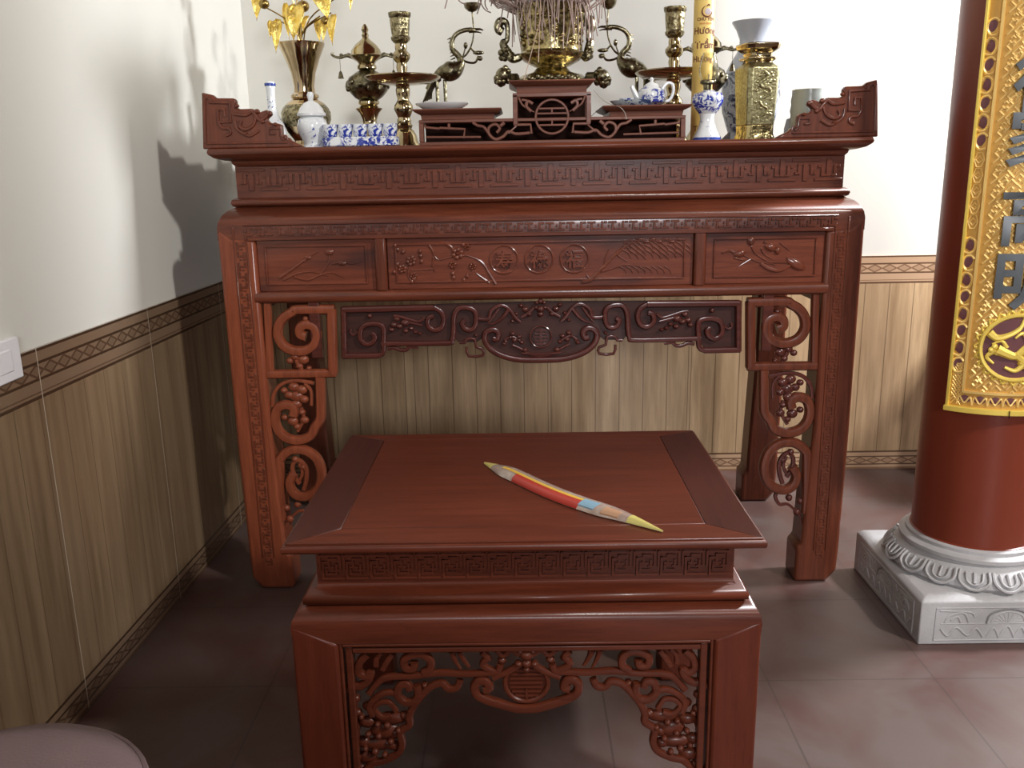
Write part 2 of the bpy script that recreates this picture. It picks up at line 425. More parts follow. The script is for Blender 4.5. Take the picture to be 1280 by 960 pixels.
def key_band(mb, x0, x1, z0, z1, y, n, d=0.003):   # bench band: linked key spirals in thin raised lines
    u = (x1 - x0) / n; h = z1 - z0
    paths = ([(.02, .95), (.86, .95), (.86, .38), (.62, .38)], [(.14, .05), (.98, .05)], [(.14, .05), (.14, .70), (.40, .70)],
             [(.30, .24), (.70, .24), (.70, .60)], [(.40, .50), (.40, .82), (.68, .82)], [(.28, .50), (.56, .50)], [(.02, .95), (.02, .40)], [(.28, .24), (.28, .40)])
    for i in range(n):
        for p in paths: mb.mitre([(x0 + u * (i + a), z0 + h * b) for a, b in p], 0.0019, -d - .001, .001, y)

# ------------------------------------------------------------------ the big altar
ALT = thing('altar_table', 'large red-brown carved wooden altar table with three framed drawers against the back wall', 'altar table', (0, 0.36, 0))
WBX, YD = 0.872, 0.745
m = MB()
# table board: thin top with an under-cut moulded edge
m.rect(-.873, .873, -.015, YD + .015, [(-.002, 1.270), (.002, 1.262), (.000, 1.255), (-.012, 1.246), (-.032, 1.240), (-.046, 1.238), (-.047, 1.232), (-.052, 1.226), (-.060, 1.223)][::-1])
obj('tabletop', m, MW['x'], ALT, bevel=.0015, sharp=50)
m = MB().rect(-.822, .822, .045, YD - .05, [(0, 1.14), (0, 1.225)])
obj('waist', m, MW['x'], ALT)
m = MB(); fret_big(m, -.812, .812, 1.158, 1.219, .045, 13)
obj('waist_fret', m, MW['x'], ALT, bevel=.0008, seg=1)
# body rail and shoulder
m = MB()
m.rect(-.872, .872, 0, YD, [(0, 1.03), (0, 1.062), (-.003, 1.078), (-.011, 1.094), (-.024, 1.107), (-.040, 1.114), (-.044, 1.116), (-.036, 1.120), (-.033, 1.128), (-.036, 1.136), (-.046, 1.141), (-.052, 1.142)])
obj('shoulder', m, MW['x'], ALT, sharp=60)
m = MB().box(-.79, .79, .022, YD - .03, .858, 1.03)
obj('drawer_case', m, MW['ground'], ALT)
# legs (front pair dressed, back pair plain)
def leg_poly(s, inn_top=.772, inn_foot=.744):
    P = [(.8735, 1.066), (.8735, .42), (.869, .10), (.866, .035), (.838, .0), (inn_foot, .0), (inn_foot, .105), (inn_foot + .014, .118), (inn_top, .5), (inn_top, 1.031), (.836, 1.036)]
    return [(s * x, z) for x, z in P]
for s in (-1, 1):
    for y0, y1 in ((0, .10), (YD - .10, YD)):
        front = y0 == 0
        m = MB().prism(leg_poly(s), y0 - (.0015 if front else 0), y1)
        o = obj('leg', m, MW['lit'] if s < 0 and front else MW['z'], ALT, bevel=.012, seg=3)
        if front:
            f = MB(); fret_small(f, ((s * .812, .075), (s * .812, 1.030)), .026, -.0005, .003, .028)
            obj('fret', f, MW['z'], o, bevel=.0006, seg=1)
            f = MB(); f.box(min(s * .797, s * .793), max(s * .797, s * .793), -.004, .002, .1, 1.05)
            f.box(min(s * .831, s * .827), max(s * .831, s * .827), -.004, .002, .1, 1.066)
            obj('bead', f, MW['z'], o, bevel=.001, seg=1)
f = MB(); fret_small(f, ((-.80, 1.053), (.80, 1.053)), .026, -.0005, .003, .028)
obj('rail_fret', f, MW['x'], ALT, bevel=.0006, seg=1)
f = MB().box(-.80, .80, -.004, .002, 1.068, 1.072); f.box(-.79, .79, -.006, .006, 1.028, 1.038)
obj('rail_bead', f, MW['x'], ALT, bevel=.0015, seg=1)
# side skirts
for s in (-1, 1):
    m = MB().box(min(s * .852, s * .832), max(s * .852, s * .832), .1, YD - .1, .80, 1.04)
    obj('side_panel', m, MW['y'], ALT, bevel=.003)
m = MB().box(-.78, .78, YD - .03, YD - .012, .80, 1.04); obj('back_panel', m, MW['x'], ALT)
# rails and posts round the drawers
def pos(px, py, y=0.0):
    v = W(px, py, y); return v.x, v.z
zt, zb_ = 1.030, 0.888
for s in (-1, 1):
    xa = pos(875, 320)[0]
    m = MB().box(s * xa - .0155, s * xa + .0155, -.004, .03, zb_ - .004, zt + .004)
    obj('post', m, MW['z'], ALT, bevel=.006, seg=3)
m = MB(); m.tube([(-.785, .012, .872), (.785, .012, .872)], .0165, 12, 1, sq=.7, nrm=(0, 1, 0))
obj('lower_rail', m, MW['x'], ALT)
def inset_drawer(x0, x1, z0, z1, mat, name):
    y = .006
    d = thing_part = MB()
    d.box(x0, x1, y + .004, .03, z0, z1)
    o = obj(name, d, mat, ALT, bevel=.002)
    b = MB(); i = .022; w = .004
    b.prism([(x0 + i, z0 + i * .8), (x1 - i, z0 + i * .8), (x1 - i, z0 + i * .8 + w), (x0 + i, z0 + i * .8 + w)], y - .001, y + .006)
    b.prism([(x0 + i, z1 - i * .8), (x1 - i, z1 - i * .8), (x1 - i, z1 - i * .8 - w), (x0 + i, z1 - i * .8 - w)], y - .001, y + .006)
    for xx in (x0 + i, x1 - i - w): b.box(xx, xx + w, y - .001, y + .006, z0 + i * .8 + w, z1 - i * .8 - w)
    obj('moulding', b, mat, o, bevel=.001, seg=1)
    return o
xp = pos(875, 320)[0]
dl = inset_drawer(-.772, -xp - .0165, zb_, zt, MW['panel'], 'drawer')
dc = inset_drawer(-xp + .0165, xp - .0165, zb_, zt, MW['panel'], 'drawer')
dr = inset_drawer(xp + .0165, .772, zb_, zt, MW['panel'], 'drawer')
YC = .008
def rl(mb, pts, r, n=7, y=YC, flat=.8, taper=True, sm=5, closed=False):    # relief stroke through measured points
    P = [W(a, b, y) for a, b in pts]
    rr = (lambda t: r * (.35 + .65 * math.sin(PI * min(1, .15 + .85 * t)) ** .5)) if taper == 2 else ((lambda t: r * (1 - .7 * t)) if taper else r)
    mb.tube([tuple(p) for p in P], rr, n, sm, flat, closed, nrm=(0, 1, 0))
def bl(mb, px, py, rx, rz, y=YC, d=.004, ang=0):
    p = W(px, py, y); k = M(y)
    mb.ell(tuple(p), rx * k, d, rz * k, 9, 6, Matrix.Rotation(ang, 3, 'Y') if ang else None)
# left drawer: lotus spray
m = MB()
rl(m, [(350, 347), (368, 335), (385, 322), (398, 314)], .0045); rl(m, [(368, 346), (385, 350), (400, 344), (415, 341), (430, 347)], .0035)
rl(m, [(400, 344), (410, 330), (412, 318)], .002, taper=False); bl(m, 412, 315, 6, 4.5); rl(m, [(416, 330), (428, 327), (440, 330), (450, 327)], .003)
rl(m, [(380, 327), (388, 318), (396, 316)], .004); rl(m, [(355, 350), (372, 342), (390, 340), (410, 345)], .003); bl(m, 385, 322, 5, 3); bl(m, 428, 329, 6, 3)
obj('lotus_carving', m, MW['panel'], dl)
m = MB()                                            # right drawer: buds, blossom, bowl, leaf
rl(m, [(940, 308), (944, 316), (955, 324), (970, 332)], .003); bl(m, 939, 301, 5, 6, d=.006)
for a in (-4, 0, 4): rl(m, [(939 + a * .5, 303), (939 + a, 295)], .002)
rl(m, [(903, 316), (912, 313), (918, 316)], .0035, taper=False); bl(m, 925, 317, 8, 5, d=.006, ang=-.3); rl(m, [(918, 322), (930, 325), (938, 322)], .003)
rl(m, [(938, 324), (925, 332), (921, 336)], .002); rl(m, [(925, 316), (936, 322), (950, 328), (968, 330)], .0022)
bl(m, 963, 309, 8, 5, d=.007, ang=.4); bl(m, 972, 313, 4, 5, d=.007); rl(m, [(955, 302), (962, 306), (974, 318)], .0035)
rl(m, [(975, 303), (982, 309), (988, 314)], .002); rl(m, [(952, 310), (956, 318), (966, 324)], .003)
rl(m, [(951, 329), (960, 335), (972, 338), (984, 334), (989, 329)], .0055, taper=2); rl(m, [(951, 328), (989, 328)], .002, taper=False)
bl(m, 995, 330, 14, 6.5, d=.007, ang=.5); rl(m, [(983, 322), (995, 330), (1006, 338)], .002)
obj('lotus_carving', m, MW['panel'], dr)
m = MB()                                            # centre: blossom branch
rl(m, [(620, 355), (612, 342), (603, 328), (592, 322), (582, 319)], .005); rl(m, [(612, 353), (603, 347), (595, 341)], .004)
rl(m, [(582, 319), (570, 320), (560, 322), (550, 325), (545, 322)], .003)
rl(m, [(545, 306), (553, 303), (563, 308), (568, 316)], .0045, taper=2); rl(m, [(536, 306), (541, 314), (543, 320), (548, 325)], .0035)
rl(m, [(542, 322), (541, 332), (544, 340)], .003); rl(m, [(541, 336), (528, 337), (515, 338), (508, 336)], .0025)
random.seed(3)
for cx, cy, rr in ((572, 317, 8), (514, 326, 7), (503, 336, 6), (566, 331, 5), (591, 333, 5), (517, 345, 5), (584, 309, 4)):
    for k in range(6): a = k * PI / 3 + rr; bl(m, cx + rr * .62 * math.cos(a), cy + rr * .62 * math.sin(a), rr * .42, rr * .42, d=.005)
    bl(m, cx, cy, rr * .3, rr * .3, d=.008)
for cx, cy in ((494, 307), (497, 312), (504, 315), (525, 314), (526, 320), (527, 327), (493, 340), (515, 352), (518, 349), (579, 306), (567, 347), (566, 342), (580, 350), (584, 345), (497, 330)):
    bl(m, cx, cy, 2.6, 3.4, d=.005)
rl(m, [(569, 335), (567, 348)], .003); rl(m, [(592, 338), (582, 350)], .003); rl(m, [(514, 330), (510, 344), (517, 354)], .0025)
obj('blossom_carving', m, MW['panel'], dc)
m = MB()                                            # centre: pine branch
rl(m, [(728, 352), (738, 350), (748, 340), (756, 332), (762, 326), (770, 316), (780, 305)], .0065); rl(m, [(738, 350), (733, 343)], .004)
rl(m, [(756, 331), (757, 322), (761, 312)], .003); rl(m, [(765, 322), (780, 310), (792, 303), (806, 300)], .004); rl(m, [(780, 305), (785, 300), (796, 298)], .0035)
rl(m, [(752, 340), (765, 336), (778, 332), (795, 332), (812, 335)], .0028); rl(m, [(770, 316), (776, 322), (785, 327)], .0025)
for i in range(26):
    a = i * 7; x = 778 + (i % 9) * 9.5; y = 300 + (i // 9) * 6 + (i % 3)
    rl(m, [(x, y), (x + 7, y + 4 + i % 3), (x + 11, y + 11)], .0024)
for i in range(8): x = 775 + i * 8; rl(m, [(x, 333), (x + 6, 337), (x + 8, 342)], .0018)
for i in range(7): bl(m, 800 + i * 8, 299 + (i % 2) * 3, 5, 2.2, d=.004)
obj('pine_carving', m, MW['panel'], dc)
m = MB(); t_ = MB()
for px, ch in ((630, '\u5bff'), (674, '\u797f'), (718, '\u798f')):
    c = W(px, 324 - (px - 674) * .012, YC); r = 18.3 * M(0)
    m.tube([(c.x + r * math.cos(2 * PI * k / 32), YC, c.z + r * math.sin(2 * PI * k / 32)) for k in range(32)], .0025, 6, 1, closed=True, nrm=(0, 1, 0))
    put_text(t_, ch, .050, lambda a, b, e, c=c: (c.x + a, YC - .001 - e, c.z + b), .0075)
obj('medallion_ring', m, MW['panel'], dc); obj('character', t_, MW['panel'], dc)

# hanging carved apron between the legs (drawn for the right half and mirrored)
def both(fn, y):
    mb = MB(); fn(mb, lambda a, b: W(a, b, y), 1)
    v0 = list(mb.v); f0 = list(mb.f)
    mb.add([(-x, yy, z) for x, yy, z in v0], [tuple(reversed(f)) for f in f0]); return mb
YA = .012
def st(mb, P, pts, r, taper=False, sm=5, flat=1.0, sq=.75, n=10):
    q = [tuple(P(a, b)) for a, b in pts]
    rr = (lambda t: r * (1 - .65 * t)) if taper else r
    mb.tube(q, rr, n, sm, flat, sq=sq, nrm=(0, 1, 0))
def sp(P, cx, cy, r0, turns, a0, sgn=1, n=14):      # inward spiral in measured points
    return [(cx + r0 * (1 - .82 * k / n) * math.cos(a0 + sgn * 2 * PI * turns * k / n), cy + r0 * (1 - .82 * k / n) * math.sin(a0 + sgn * 2 * PI * turns * k / n)) for k in range(n + 1)]
def apron_main(mb, P, s):
    st(mb, P, [(809, 380), (924, 379)], .0095, sm=1); st(mb, P, [(923, 376), (923, 439)], .0085, sm=1)
    st(mb, P, [(925, 437), (880, 438)], .0085, sm=1)
    st(mb, P, [(881, 438), (874, 434), (873, 418), (873, 404), (878, 399), (890, 398), (900, 402), (903, 412), (900, 420), (893, 423), (886, 420), (884, 413), (888, 410)], .0075)
    st(mb, P, [(876, 423), (795, 425), (787, 421), (785, 410), (784, 392), (778, 382), (765, 382), (757, 388), (757, 402), (762, 409), (770, 408), (774, 401), (770, 397)], .0075)
    st(mb, P, [(809, 380), (800, 386), (797, 396), (801, 406), (810, 408), (817, 402), (816, 393), (810, 391)], .0075)
    st(mb, P, [(672, 450), (700, 449), (722, 444), (738, 435), (746, 423), (744, 413), (735, 410), (729, 415), (731, 422), (736, 421)], .0085)
def st2(mb, P, pts, r, *k, **q): st(mb, P, pts, r * 1.3, *k, **q)
def apron_fine(mb, P, s):
    st2(mb, P, [(754, 396), (745, 397), (740, 395), (737, 386), (726, 380), (716, 384), (707, 396), (701, 402)], .0042)
    st2(mb, P, [(716, 386), (724, 396), (733, 402), (740, 403)], .005, True); st2(mb, P, [(728, 384), (736, 395), (742, 402)], .003)
    st2(mb, P, [(778, 425), (771, 425), (769, 421), (759, 421), (757, 431), (749, 434), (749, 442), (767, 442), (769, 431)], .0032, sm=2)
    for a, b, r in ((757, 416, 2), (706, 391, 2.2), (711, 400, 2), (714, 420, 2), (722, 428, 2.4), (890, 388, 3), (695, 386, 3.5), (690, 392, 3), (700, 381, 2.5), (720, 425, 2), (709, 424, 3), (703, 420, 3), (711, 416, 3), (700, 427, 2.5), (696, 437, 3)):
        p = P(a, b); mb.ell(tuple(p), 1.35 * r * M(0), .008, 1.2 * r * M(0), 9, 6)
    st2(mb, P, [(674, 445), (690, 443), (700, 436), (712, 430)], .003); st2(mb, P, [(702, 425), (712, 420), (722, 424)], .003)
    st2(mb, P, [(821, 392), (828, 397), (840, 394), (852, 390), (860, 389)], .0035); st2(mb, P, [(824, 402), (836, 399), (846, 396)], .003)
    for a, b, r in ((846, 398, 5), (853, 402, 4), (860, 400, 4), (845, 408, 3.5), (856, 393, 3.5), (863, 406, 3.5), (838, 405, 3), (833, 410, 2.6), (827, 412, 2.4)):
        p = P(a, b); mb.ell(tuple(p), 1.3 * r * M(0), .009, r * M(0), 9, 6)
    st2(mb, P, [(905, 407), (911, 411), (915, 408), (914, 403)], .003)
    st2(mb, P, [(830, 429), (840, 428), (845, 432), (852, 432), (860, 429), (868, 430)], .004)
    st2(mb, P, [(683, 383), (690, 390), (700, 396)], .004)
AP = both(apron_main, YA)
apron = obj('apron', AP, MW['carve'], ALT)
m = both(apron_fine, YA + .002)
c = W(677.5, 421, YA); r = 14.5 * M(0)
m.tube([(0 + r * math.cos(2 * PI * k / 28), YA, c.z + r * math.sin(2 * PI * k / 28)) for k in range(28)], .0026, 6, 1, closed=True, nrm=(0, 1, 0))
for k in range(-2, 3): m.box(-.022 + abs(k) * .003, .022 - abs(k) * .003, YA - .004, YA + .006, c.z + k * .0095 - .0022, c.z + k * .0095 + .0022)
m.box(-.003, .003, YA - .006, YA + .006, c.z - .024, c.z + .024)
for a, b, q in ((0, .0, .011), (-.010, .018, .006), (.010, .018, .006), (0, .022, .008), (0, -.014, .009), (-.012, .004, .006), (.012, .004, .006)):
    zc = W(677, 386, YA).z; m.ell((a, YA - .004, zc + b), q, q, q * .9, 10, 7)
m.tube([(-.055, YA, c.z - .046), (0, YA, c.z - .050), (.055, YA, c.z - .046)], .004, 8, 4, nrm=(0, 1, 0))
obj('bat_carving', m, MW['carve'], apron)
m = MB()
def gp(pts): return [(W(a, b, .03).x, W(a, b, .03).z) for a, b in pts]
zz = W(760, 376, .03).z
for s in (1, -1):
    P = [(s * (x if abs(x) > .02 else 0), z) for x, z in gp([(674, 376), (924, 375), (924, 437), (880, 438), (874, 424), (790, 425), (782, 420), (778, 424), (755, 424), (746, 418), (738, 433), (700, 448), (674, 449)])]
    m.prism(P, .020, .027)
c = W(677.5, 421, YA); r = 14.5 * M(0); m.prism([(r * math.cos(2 * PI * k / 28), c.z + r * math.sin(2 * PI * k / 28)) for k in range(28)], YA + .003, YA + .012)
obj('apron_ground', m, MW['ground'], ALT)
m = MB()
for s in (1, -1): m.box(min(s * .612, s * .642), max(s * .612, s * .642), .004, .03, W(930, 440, 0).z, .865)
obj('apron_post', m, MW['carve'], ALT, bevel=.003)

# openwork corner brackets
def br_main(mb, P, s):
    R = .0145
    st(mb, P, [(938, 377), (938, 459)], R, sm=1); st(mb, P, [(934, 458), (1020, 457)], R * .9, sm=1)
    st(mb, P, [(1019, 366), (1017, 460)], R * .8, sm=1)
    st(mb, P, [(934, 378), (980, 377), (988, 380), (998, 386), (1005, 396), (1006, 410), (999, 422), (988, 428), (974, 429), (962, 423), (957, 411), (960, 400), (970, 396), (978, 400), (978, 408), (971, 411)], R)
    st(mb, P, [(954, 462), (954, 500), (955, 515), (962, 525), (968, 536), (983, 541), (999, 537), (1009, 526), (1012, 512), (1008, 500), (997, 496), (988, 501), (989, 510)], R)
    st(mb, P, [(1007, 640), (1008, 575), (1005, 562), (992, 553), (975, 554), (961, 564), (955, 580), (957, 597), (966, 608), (980, 612), (991, 606), (995, 594), (990, 583)], R)
def br_fine(mb, P, s):
    st(mb, P, [(962, 470), (985, 466), (1003, 470), (1013, 482), (1015, 498)], .006); st(mb, P, [(966, 498), (966, 480), (974, 470)], .005)
    for a, b, r in ((971, 389, 3.5), (975, 440, 6), (985, 436, 5), (992, 441, 4), (980, 448, 4), (968, 451, 3), (978, 478, 6), (988, 474, 6), (984, 486, 7), (994, 484, 5), (975, 490, 5), (985, 496, 6), (1000, 478, 4), (978, 506, 4), (975, 516, 5), (990, 517, 6), (984, 524, 4), (1000, 512, 4)):
        p = P(a, b); mb.ell(tuple(p), 1.3 * r * M(0), .010, r * 1.1 * M(0), 9, 6)
    st(mb, P, [(978, 430), (984, 440), (978, 452), (990, 458)], .006); st(mb, P, [(979, 500), (976, 515), (984, 530)], .005)
    st(mb, P, [(978, 604), (974, 590), (975, 575), (984, 566), (991, 572), (990, 584), (983, 596)], .0065)
    st(mb, P, [(983, 570), (979, 582), (985, 596)], .005)
    st(mb, P, [(974, 612), (969, 620), (974, 630), (984, 630), (992, 636), (1000, 645), (1002, 655)], .0065, True)
    for a, b, r in ((988, 565, 5), (978, 575, 4), (986, 622, 5), (996, 640, 5.5), (1000, 626, 5)):
        p = P(a, b); mb.ell(tuple(p), r * M(0), .010, r * M(0), 9, 6)
for s in (1, -1):
    mb = MB(); br_main(mb, lambda a, b: Vector((s * W(a, b, .016).x, .016, W(a, b, .016).z)), s)
    if s < 0: mb.f = [tuple(reversed(f)) for f in mb.f]
    b = obj('bracket', mb, MW['lit'] if s < 0 else MW['z'], ALT)
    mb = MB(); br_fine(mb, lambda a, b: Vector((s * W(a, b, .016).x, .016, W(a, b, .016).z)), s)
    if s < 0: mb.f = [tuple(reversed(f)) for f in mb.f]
    obj('leaf_carving', mb, MW['carve'] if s > 0 else MW['lit'], b)

# raised end pieces (ears) of the table board
earpx = [(1098, 168), (1098, 99), (1084, 103), (1080, 107), (1057, 108), (1054, 113), (1056, 119), (1050, 122), (1034, 122), (1028, 128), (1022, 126), (1016, 124), (1009, 130), (1016, 136), (1012, 141), (1002, 142), (997, 144), (996, 160), (988, 160), (986, 164), (968, 170)]
YE = -.004
for s in (1, -1):
    Q = [(s * W(a, b, YE).x, max(W(a, b, YE).z, 1.270) if i not in (0, len(earpx) - 1) else 1.270) for i, (a, b) in enumerate(earpx)]
    mb = MB().prism(Q, YE, YE + .022)
    x0 = s * .868
    side = MB(); xs = sorted((x0, x0 - s * .018))
    sp_ = [(YE + .022, 1.27), (YE + .022, 1.402), (.05, 1.395), (.05, 1.375), (.16, 1.375), (.16, 1.355), (.30, 1.355), (.30, 1.335), (.46, 1.335), (.46, 1.352), (.56, 1.356), (.70, 1.35), (YD - .02, 1.32), (YD - .02, 1.27)]
    n = len(sp_); vs = [(xs[0], a, b) for a, b in sp_] + [(xs[1], a, b) for a, b in sp_]
    side.add(vs, [tuple(range(n))[::-1], tuple(range(n, 2 * n))] + [(i, (i + 1) % n, (i + 1) % n + n, i + n) for i in range(n)])
    e = obj('end_ear', mb, MW['z'], ALT, bevel=.004, seg=2)
    obj('ear_return', side, MW['dark'], e, bevel=.002)  # dark wood paints the unlit tone of the return
    k = MB(); P = lambda a, b: Vector((s * W(a, b, YE - .001).x, YE - .001, W(a, b, YE).z))
    st(k, P, [(1094, 163), (1094, 108), (1086, 110), (1082, 114)], .0035, sm=2)
    st(k, P, [(1088, 112), (1062, 114), (1061, 138), (1077, 138), (1077, 122), (1069, 122), (1069, 131)], .004, sm=1)
    st(k, P, [(1077, 138), (1072, 145), (1064, 146), (1062, 152), (1068, 155)], .004); st(k, P, [(1056, 128), (1042, 130), (1034, 126), (1030, 133), (1033, 143), (1042, 148), (1050, 144), (1048, 137)], .0045)
    st(k, P, [(1030, 130), (1024, 137), (1018, 134), (1014, 130)], .005); st(k, P, [(1026, 150), (1036, 156), (1044, 154), (1054, 146), (1056, 136)], .004)
    st(k, P, [(998, 158), (999, 148), (1012, 148), (1012, 155), (1005, 155)], .003, sm=1); st(k, P, [(990, 163), (992, 158), (997, 160), (994, 163)], .003)
    st(k, P, [(990, 166), (1092, 164)], .003, sm=1)
    for a, b, r in ((1012, 129, 4), (1021, 139, 3.5), (1028, 126, 4), (1053, 118, 3), (1043, 153, 3), (1005, 143, 3)):
        p = P(a, b); k.ell(tuple(p), r * M(0), .006, r * .8 * M(0), 8, 6)
    if s < 0: k.f = [tuple(reversed(f)) for f in k.f]
    obj('scroll_carving', k, MW['z'], e)

# ------------------------------------------------------------------ low table in front
bx, bw, bf, bb, bz = -0.0568, 0.4021, -1.0621, -0.4392, 0.61
BN = thing('low_table', 'low red-brown wooden table with a key-patterned band standing before the altar', 'low table', (bx, (bf + bb) / 2, 0))
x0, x1 = bx - bw, bx + bw
m = MB().rect(x0, x1, bf, bb, [(-.040, .582), (-.030, .585), (-.012, .589), (-.002, .593), (0, .597), (0, .603), (-.003, .6065), (-.006, .607)])
top = obj('top_board', m, MW['bench'], BN, sharp=50)
fw_ = .082
def top_strip(poly, mat, nm):
    n = len(poly); q = MB(); q.add([(a, b, .6065) for a, b in poly] + [(a, b, .610) for a, b in poly], [tuple(range(n))[::-1], tuple(range(n, 2 * n))] + [(i, (i + 1) % n, (i + 1) % n + n, i + n) for i in range(n)])
    obj(nm, q, mat, top, bevel=.0008, seg=1)
a, b, c, d = x0 + .006, x1 - .006, bf + .006, bb - .006; e = .0006
top_strip([(a + fw_ + e, c + fw_ * .75 + e), (b - fw_ - e, c + fw_ * .75 + e), (b - fw_ - e, d - .04 - e), (a + fw_ + e, d - .04 - e)], MW['bench'], 'centre_panel')
top_strip([(a, c), (b, c), (b - fw_, c + fw_ * .75), (a + fw_, c + fw_ * .75)], MW['bench'], 'edge_strip')
top_strip([(a, d), (a + fw_, d - .04), (b - fw_, d - .04), (b, d)], MW['bench'], 'edge_strip')
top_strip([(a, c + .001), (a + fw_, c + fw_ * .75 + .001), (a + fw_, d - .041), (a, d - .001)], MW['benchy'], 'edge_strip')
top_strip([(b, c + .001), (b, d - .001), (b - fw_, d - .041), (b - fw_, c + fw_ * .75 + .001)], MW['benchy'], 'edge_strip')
bx0, bx1 = -.412, .303
m = MB().rect(bx0, bx1, bf + .045, bb - .045, [(.0, .515), (0, .582), (.006, .584)]); obj('waist', m, MW['bench'], BN)
m = MB(); key_band(m, bx0 + .006, bx1 - .006, .527, .573, bf + .045, 17); obj('waist_fret', m, MW['bench'], BN)
m = MB().rect(bx0, bx1, bf + .045, bb - .045, [(.04, .425), (.042, .455), (.040, .468), (.034, .478), (.024, .484), (.016, .486), (.022, .490), (.023, .500), (.016, .506), (.004, .510), (.0, .518)])
obj('shoulder', m, MW['bench'], BN, sharp=60)
lx0, lx1, ly0, ly1 = bx0 - .041, bx1 + .041, bf + .004, bb - .004
for s in (0, 1):
    for q in (0, 1):
        xa, xb = (lx0, lx0 + .078) if s == 0 else (lx1 - .078, lx1)
        ya, yb = (ly0, ly0 + .07) if q == 0 else (ly1 - .07, ly1)
        xo, xi = (xa, xb) if s == 0 else (xb, xa); sg = -1 if s == 0 else 1
        m = MB().prism([(xi, 0), (xo, 0), (xo + sg * .001, .462), (xi, .425)], ya - (.0015 if q == 0 else 0), yb + (.0015 if q else 0))
        obj('leg', m, MW['benchz'], BN, bevel=.006, seg=3)
m = MB()
for xx in (lx0 + .078, lx1 - .084): m.box(xx, xx + .006, ly0 + .003, ly0 + .03, .02, .425)
for xx in (lx0 + .088, lx1 - .100): m.box(xx, xx + .012, ly0 + .006, ly0 + .03, .02, .417)
m.box(lx0 + .084, lx1 - .084, ly0 + .001, ly0 + .03, .418, .424); m.box(lx0 + .1, lx1 - .1, ly0 + .005, ly0 + .03, .404, .414)
obj('inner_frame', m, MW['bench'], BN, bevel=.002)
for xx in (lx0 + .012, lx1 - .032): obj('side_apron', MB().box(xx, xx + .02, ly0 + .07, ly1 - .07, .33, .44), MW['benchy'], BN, bevel=.003)
obj('back_apron', MB().box(lx0 + .07, lx1 - .07, ly1 - .03, ly1 - .012, .36, .44), MW['bench'], BN, bevel=.003)
YN = bf + .022; cxb = W(658, 850, YN).x; KM = (W(760, 850, YN).x - W(660, 850, YN).x) / 100
def bn(mb, P):
    st(mb, P, [(697, 839), (735, 840), (765, 838), (800, 841), (832, 842), (846, 850), (856, 862)], .0062)
    st(mb, P, [(712, 813), (706, 820), (712, 828), (705, 835), (694, 838), (690, 830)], .0065)
    st(mb, P, [(787, 838), (778, 832), (778, 821), (788, 814), (802, 815), (811, 822), (808, 831), (799, 831), (798, 824)], .0075)
    st(mb, P, [(796, 853), (794, 864), (800, 873), (812, 873), (820, 864), (817, 853), (808, 851), (804, 858)], .0075)
    st(mb, P, [(856, 812), (866, 822), (868, 834), (860, 840), (853, 836), (856, 845), (866, 852), (877, 852), (882, 858)], .0075)
    st(mb, P, [(741, 848), (746, 857), (756, 858), (764, 851), (778, 855), (790, 866), (801, 880), (806, 892), (806, 902), (818, 911), (816, 926), (822, 938), (838, 946), (854, 950), (866, 962), (876, 985)], .0068)
    st(mb, P, [(812, 872), (824, 862), (836, 862), (848, 868), (856, 878), (852, 890)], .006); st(mb, P, [(822, 885), (830, 874), (843, 874), (850, 882), (840, 892), (828, 890)], .005)
    st(mb, P, [(740, 812), (736, 822), (729, 832)], .0065, True); st(mb, P, [(750, 812), (746, 824), (740, 834)], .006, True)
    st(mb, P, [(825, 812), (832, 822), (838, 832)], .006); st(mb, P, [(838, 811), (845, 818), (846, 828)], .005)
    for a, b, rx, rz in ((829, 896, 22, 9), (838, 912, 20, 12), (846, 928, 24, 9), (860, 900, 12, 8), (862, 944, 14, 9), (856, 880, 10, 7), (786, 855, 5, 4), (866, 925, 10, 8), (812, 893, 8, 6), (828, 930, 9, 7), (826, 915, 8, 8), (870, 962, 10, 12), (706, 824, 6, 4), (688, 826, 6, 5), (874, 870, 7, 6), (872, 888, 7, 6), (874, 905, 6, 9)):
        p = P(a, b); mb.ell((p.x, p.y + .006, p.z), rx * KM, .009, rz * KM, 10, 7)
    for a, b, r in ((820, 908, 4), (834, 902, 5), (845, 915, 4.5), (858, 912, 4), (830, 922, 4.5), (850, 934, 5), (838, 938, 4), (862, 930, 4), (866, 890, 4), (871, 940, 4), (846, 900, 4)):
        p = P(a, b); mb.ell((p.x, p.y - .002, p.z), r * KM, .008, r * KM, 8, 6)
def mirrored(fn, cx, y):
    mb = MB(); fn(mb, lambda a, b: Vector((W(a, b, y).x, y, W(a, b, y).z)))
    v0 = list(mb.v); f0 = list(mb.f); mb.add([(2 * cx - x, yy, z) for x, yy, z in v0], [tuple(reversed(f)) for f in f0]); return mb
mb = mirrored(bn, cxb, YN)
ba = obj('apron', mb, MW['bench'], BN)
mb = MB(); P = lambda a, b: Vector((W(a, b, YN).x, YN, W(a, b, YN).z))
c = P(658, 853); r = 27 * KM
mb.lathe([(r * .1, 0), (r * .93, 0)], (0, 0, 0), 4) if False else None
n = 36; mb.prism([(cxb + r * .95 * math.cos(2 * PI * k / n), c.z + r * .92 * math.sin(2 * PI * k / n)) for k in range(n)], YN + .002, YN + .012)
mb.tube([(cxb + r * math.cos(2 * PI * k / n), YN, c.z + r * .97 * math.sin(2 * PI * k / n)) for k in range(n)], .0045, 8, 1, closed=True, nrm=(0, 1, 0))
for k in range(-3, 4):
    w2 = r * .78 * math.sqrt(max(0, 1 - (k / 4.2) ** 2)); mb.box(cxb - w2, cxb + w2, YN - .002, YN + .003, c.z + k * .0083 - .0018, c.z + k * .0083 + .0018)
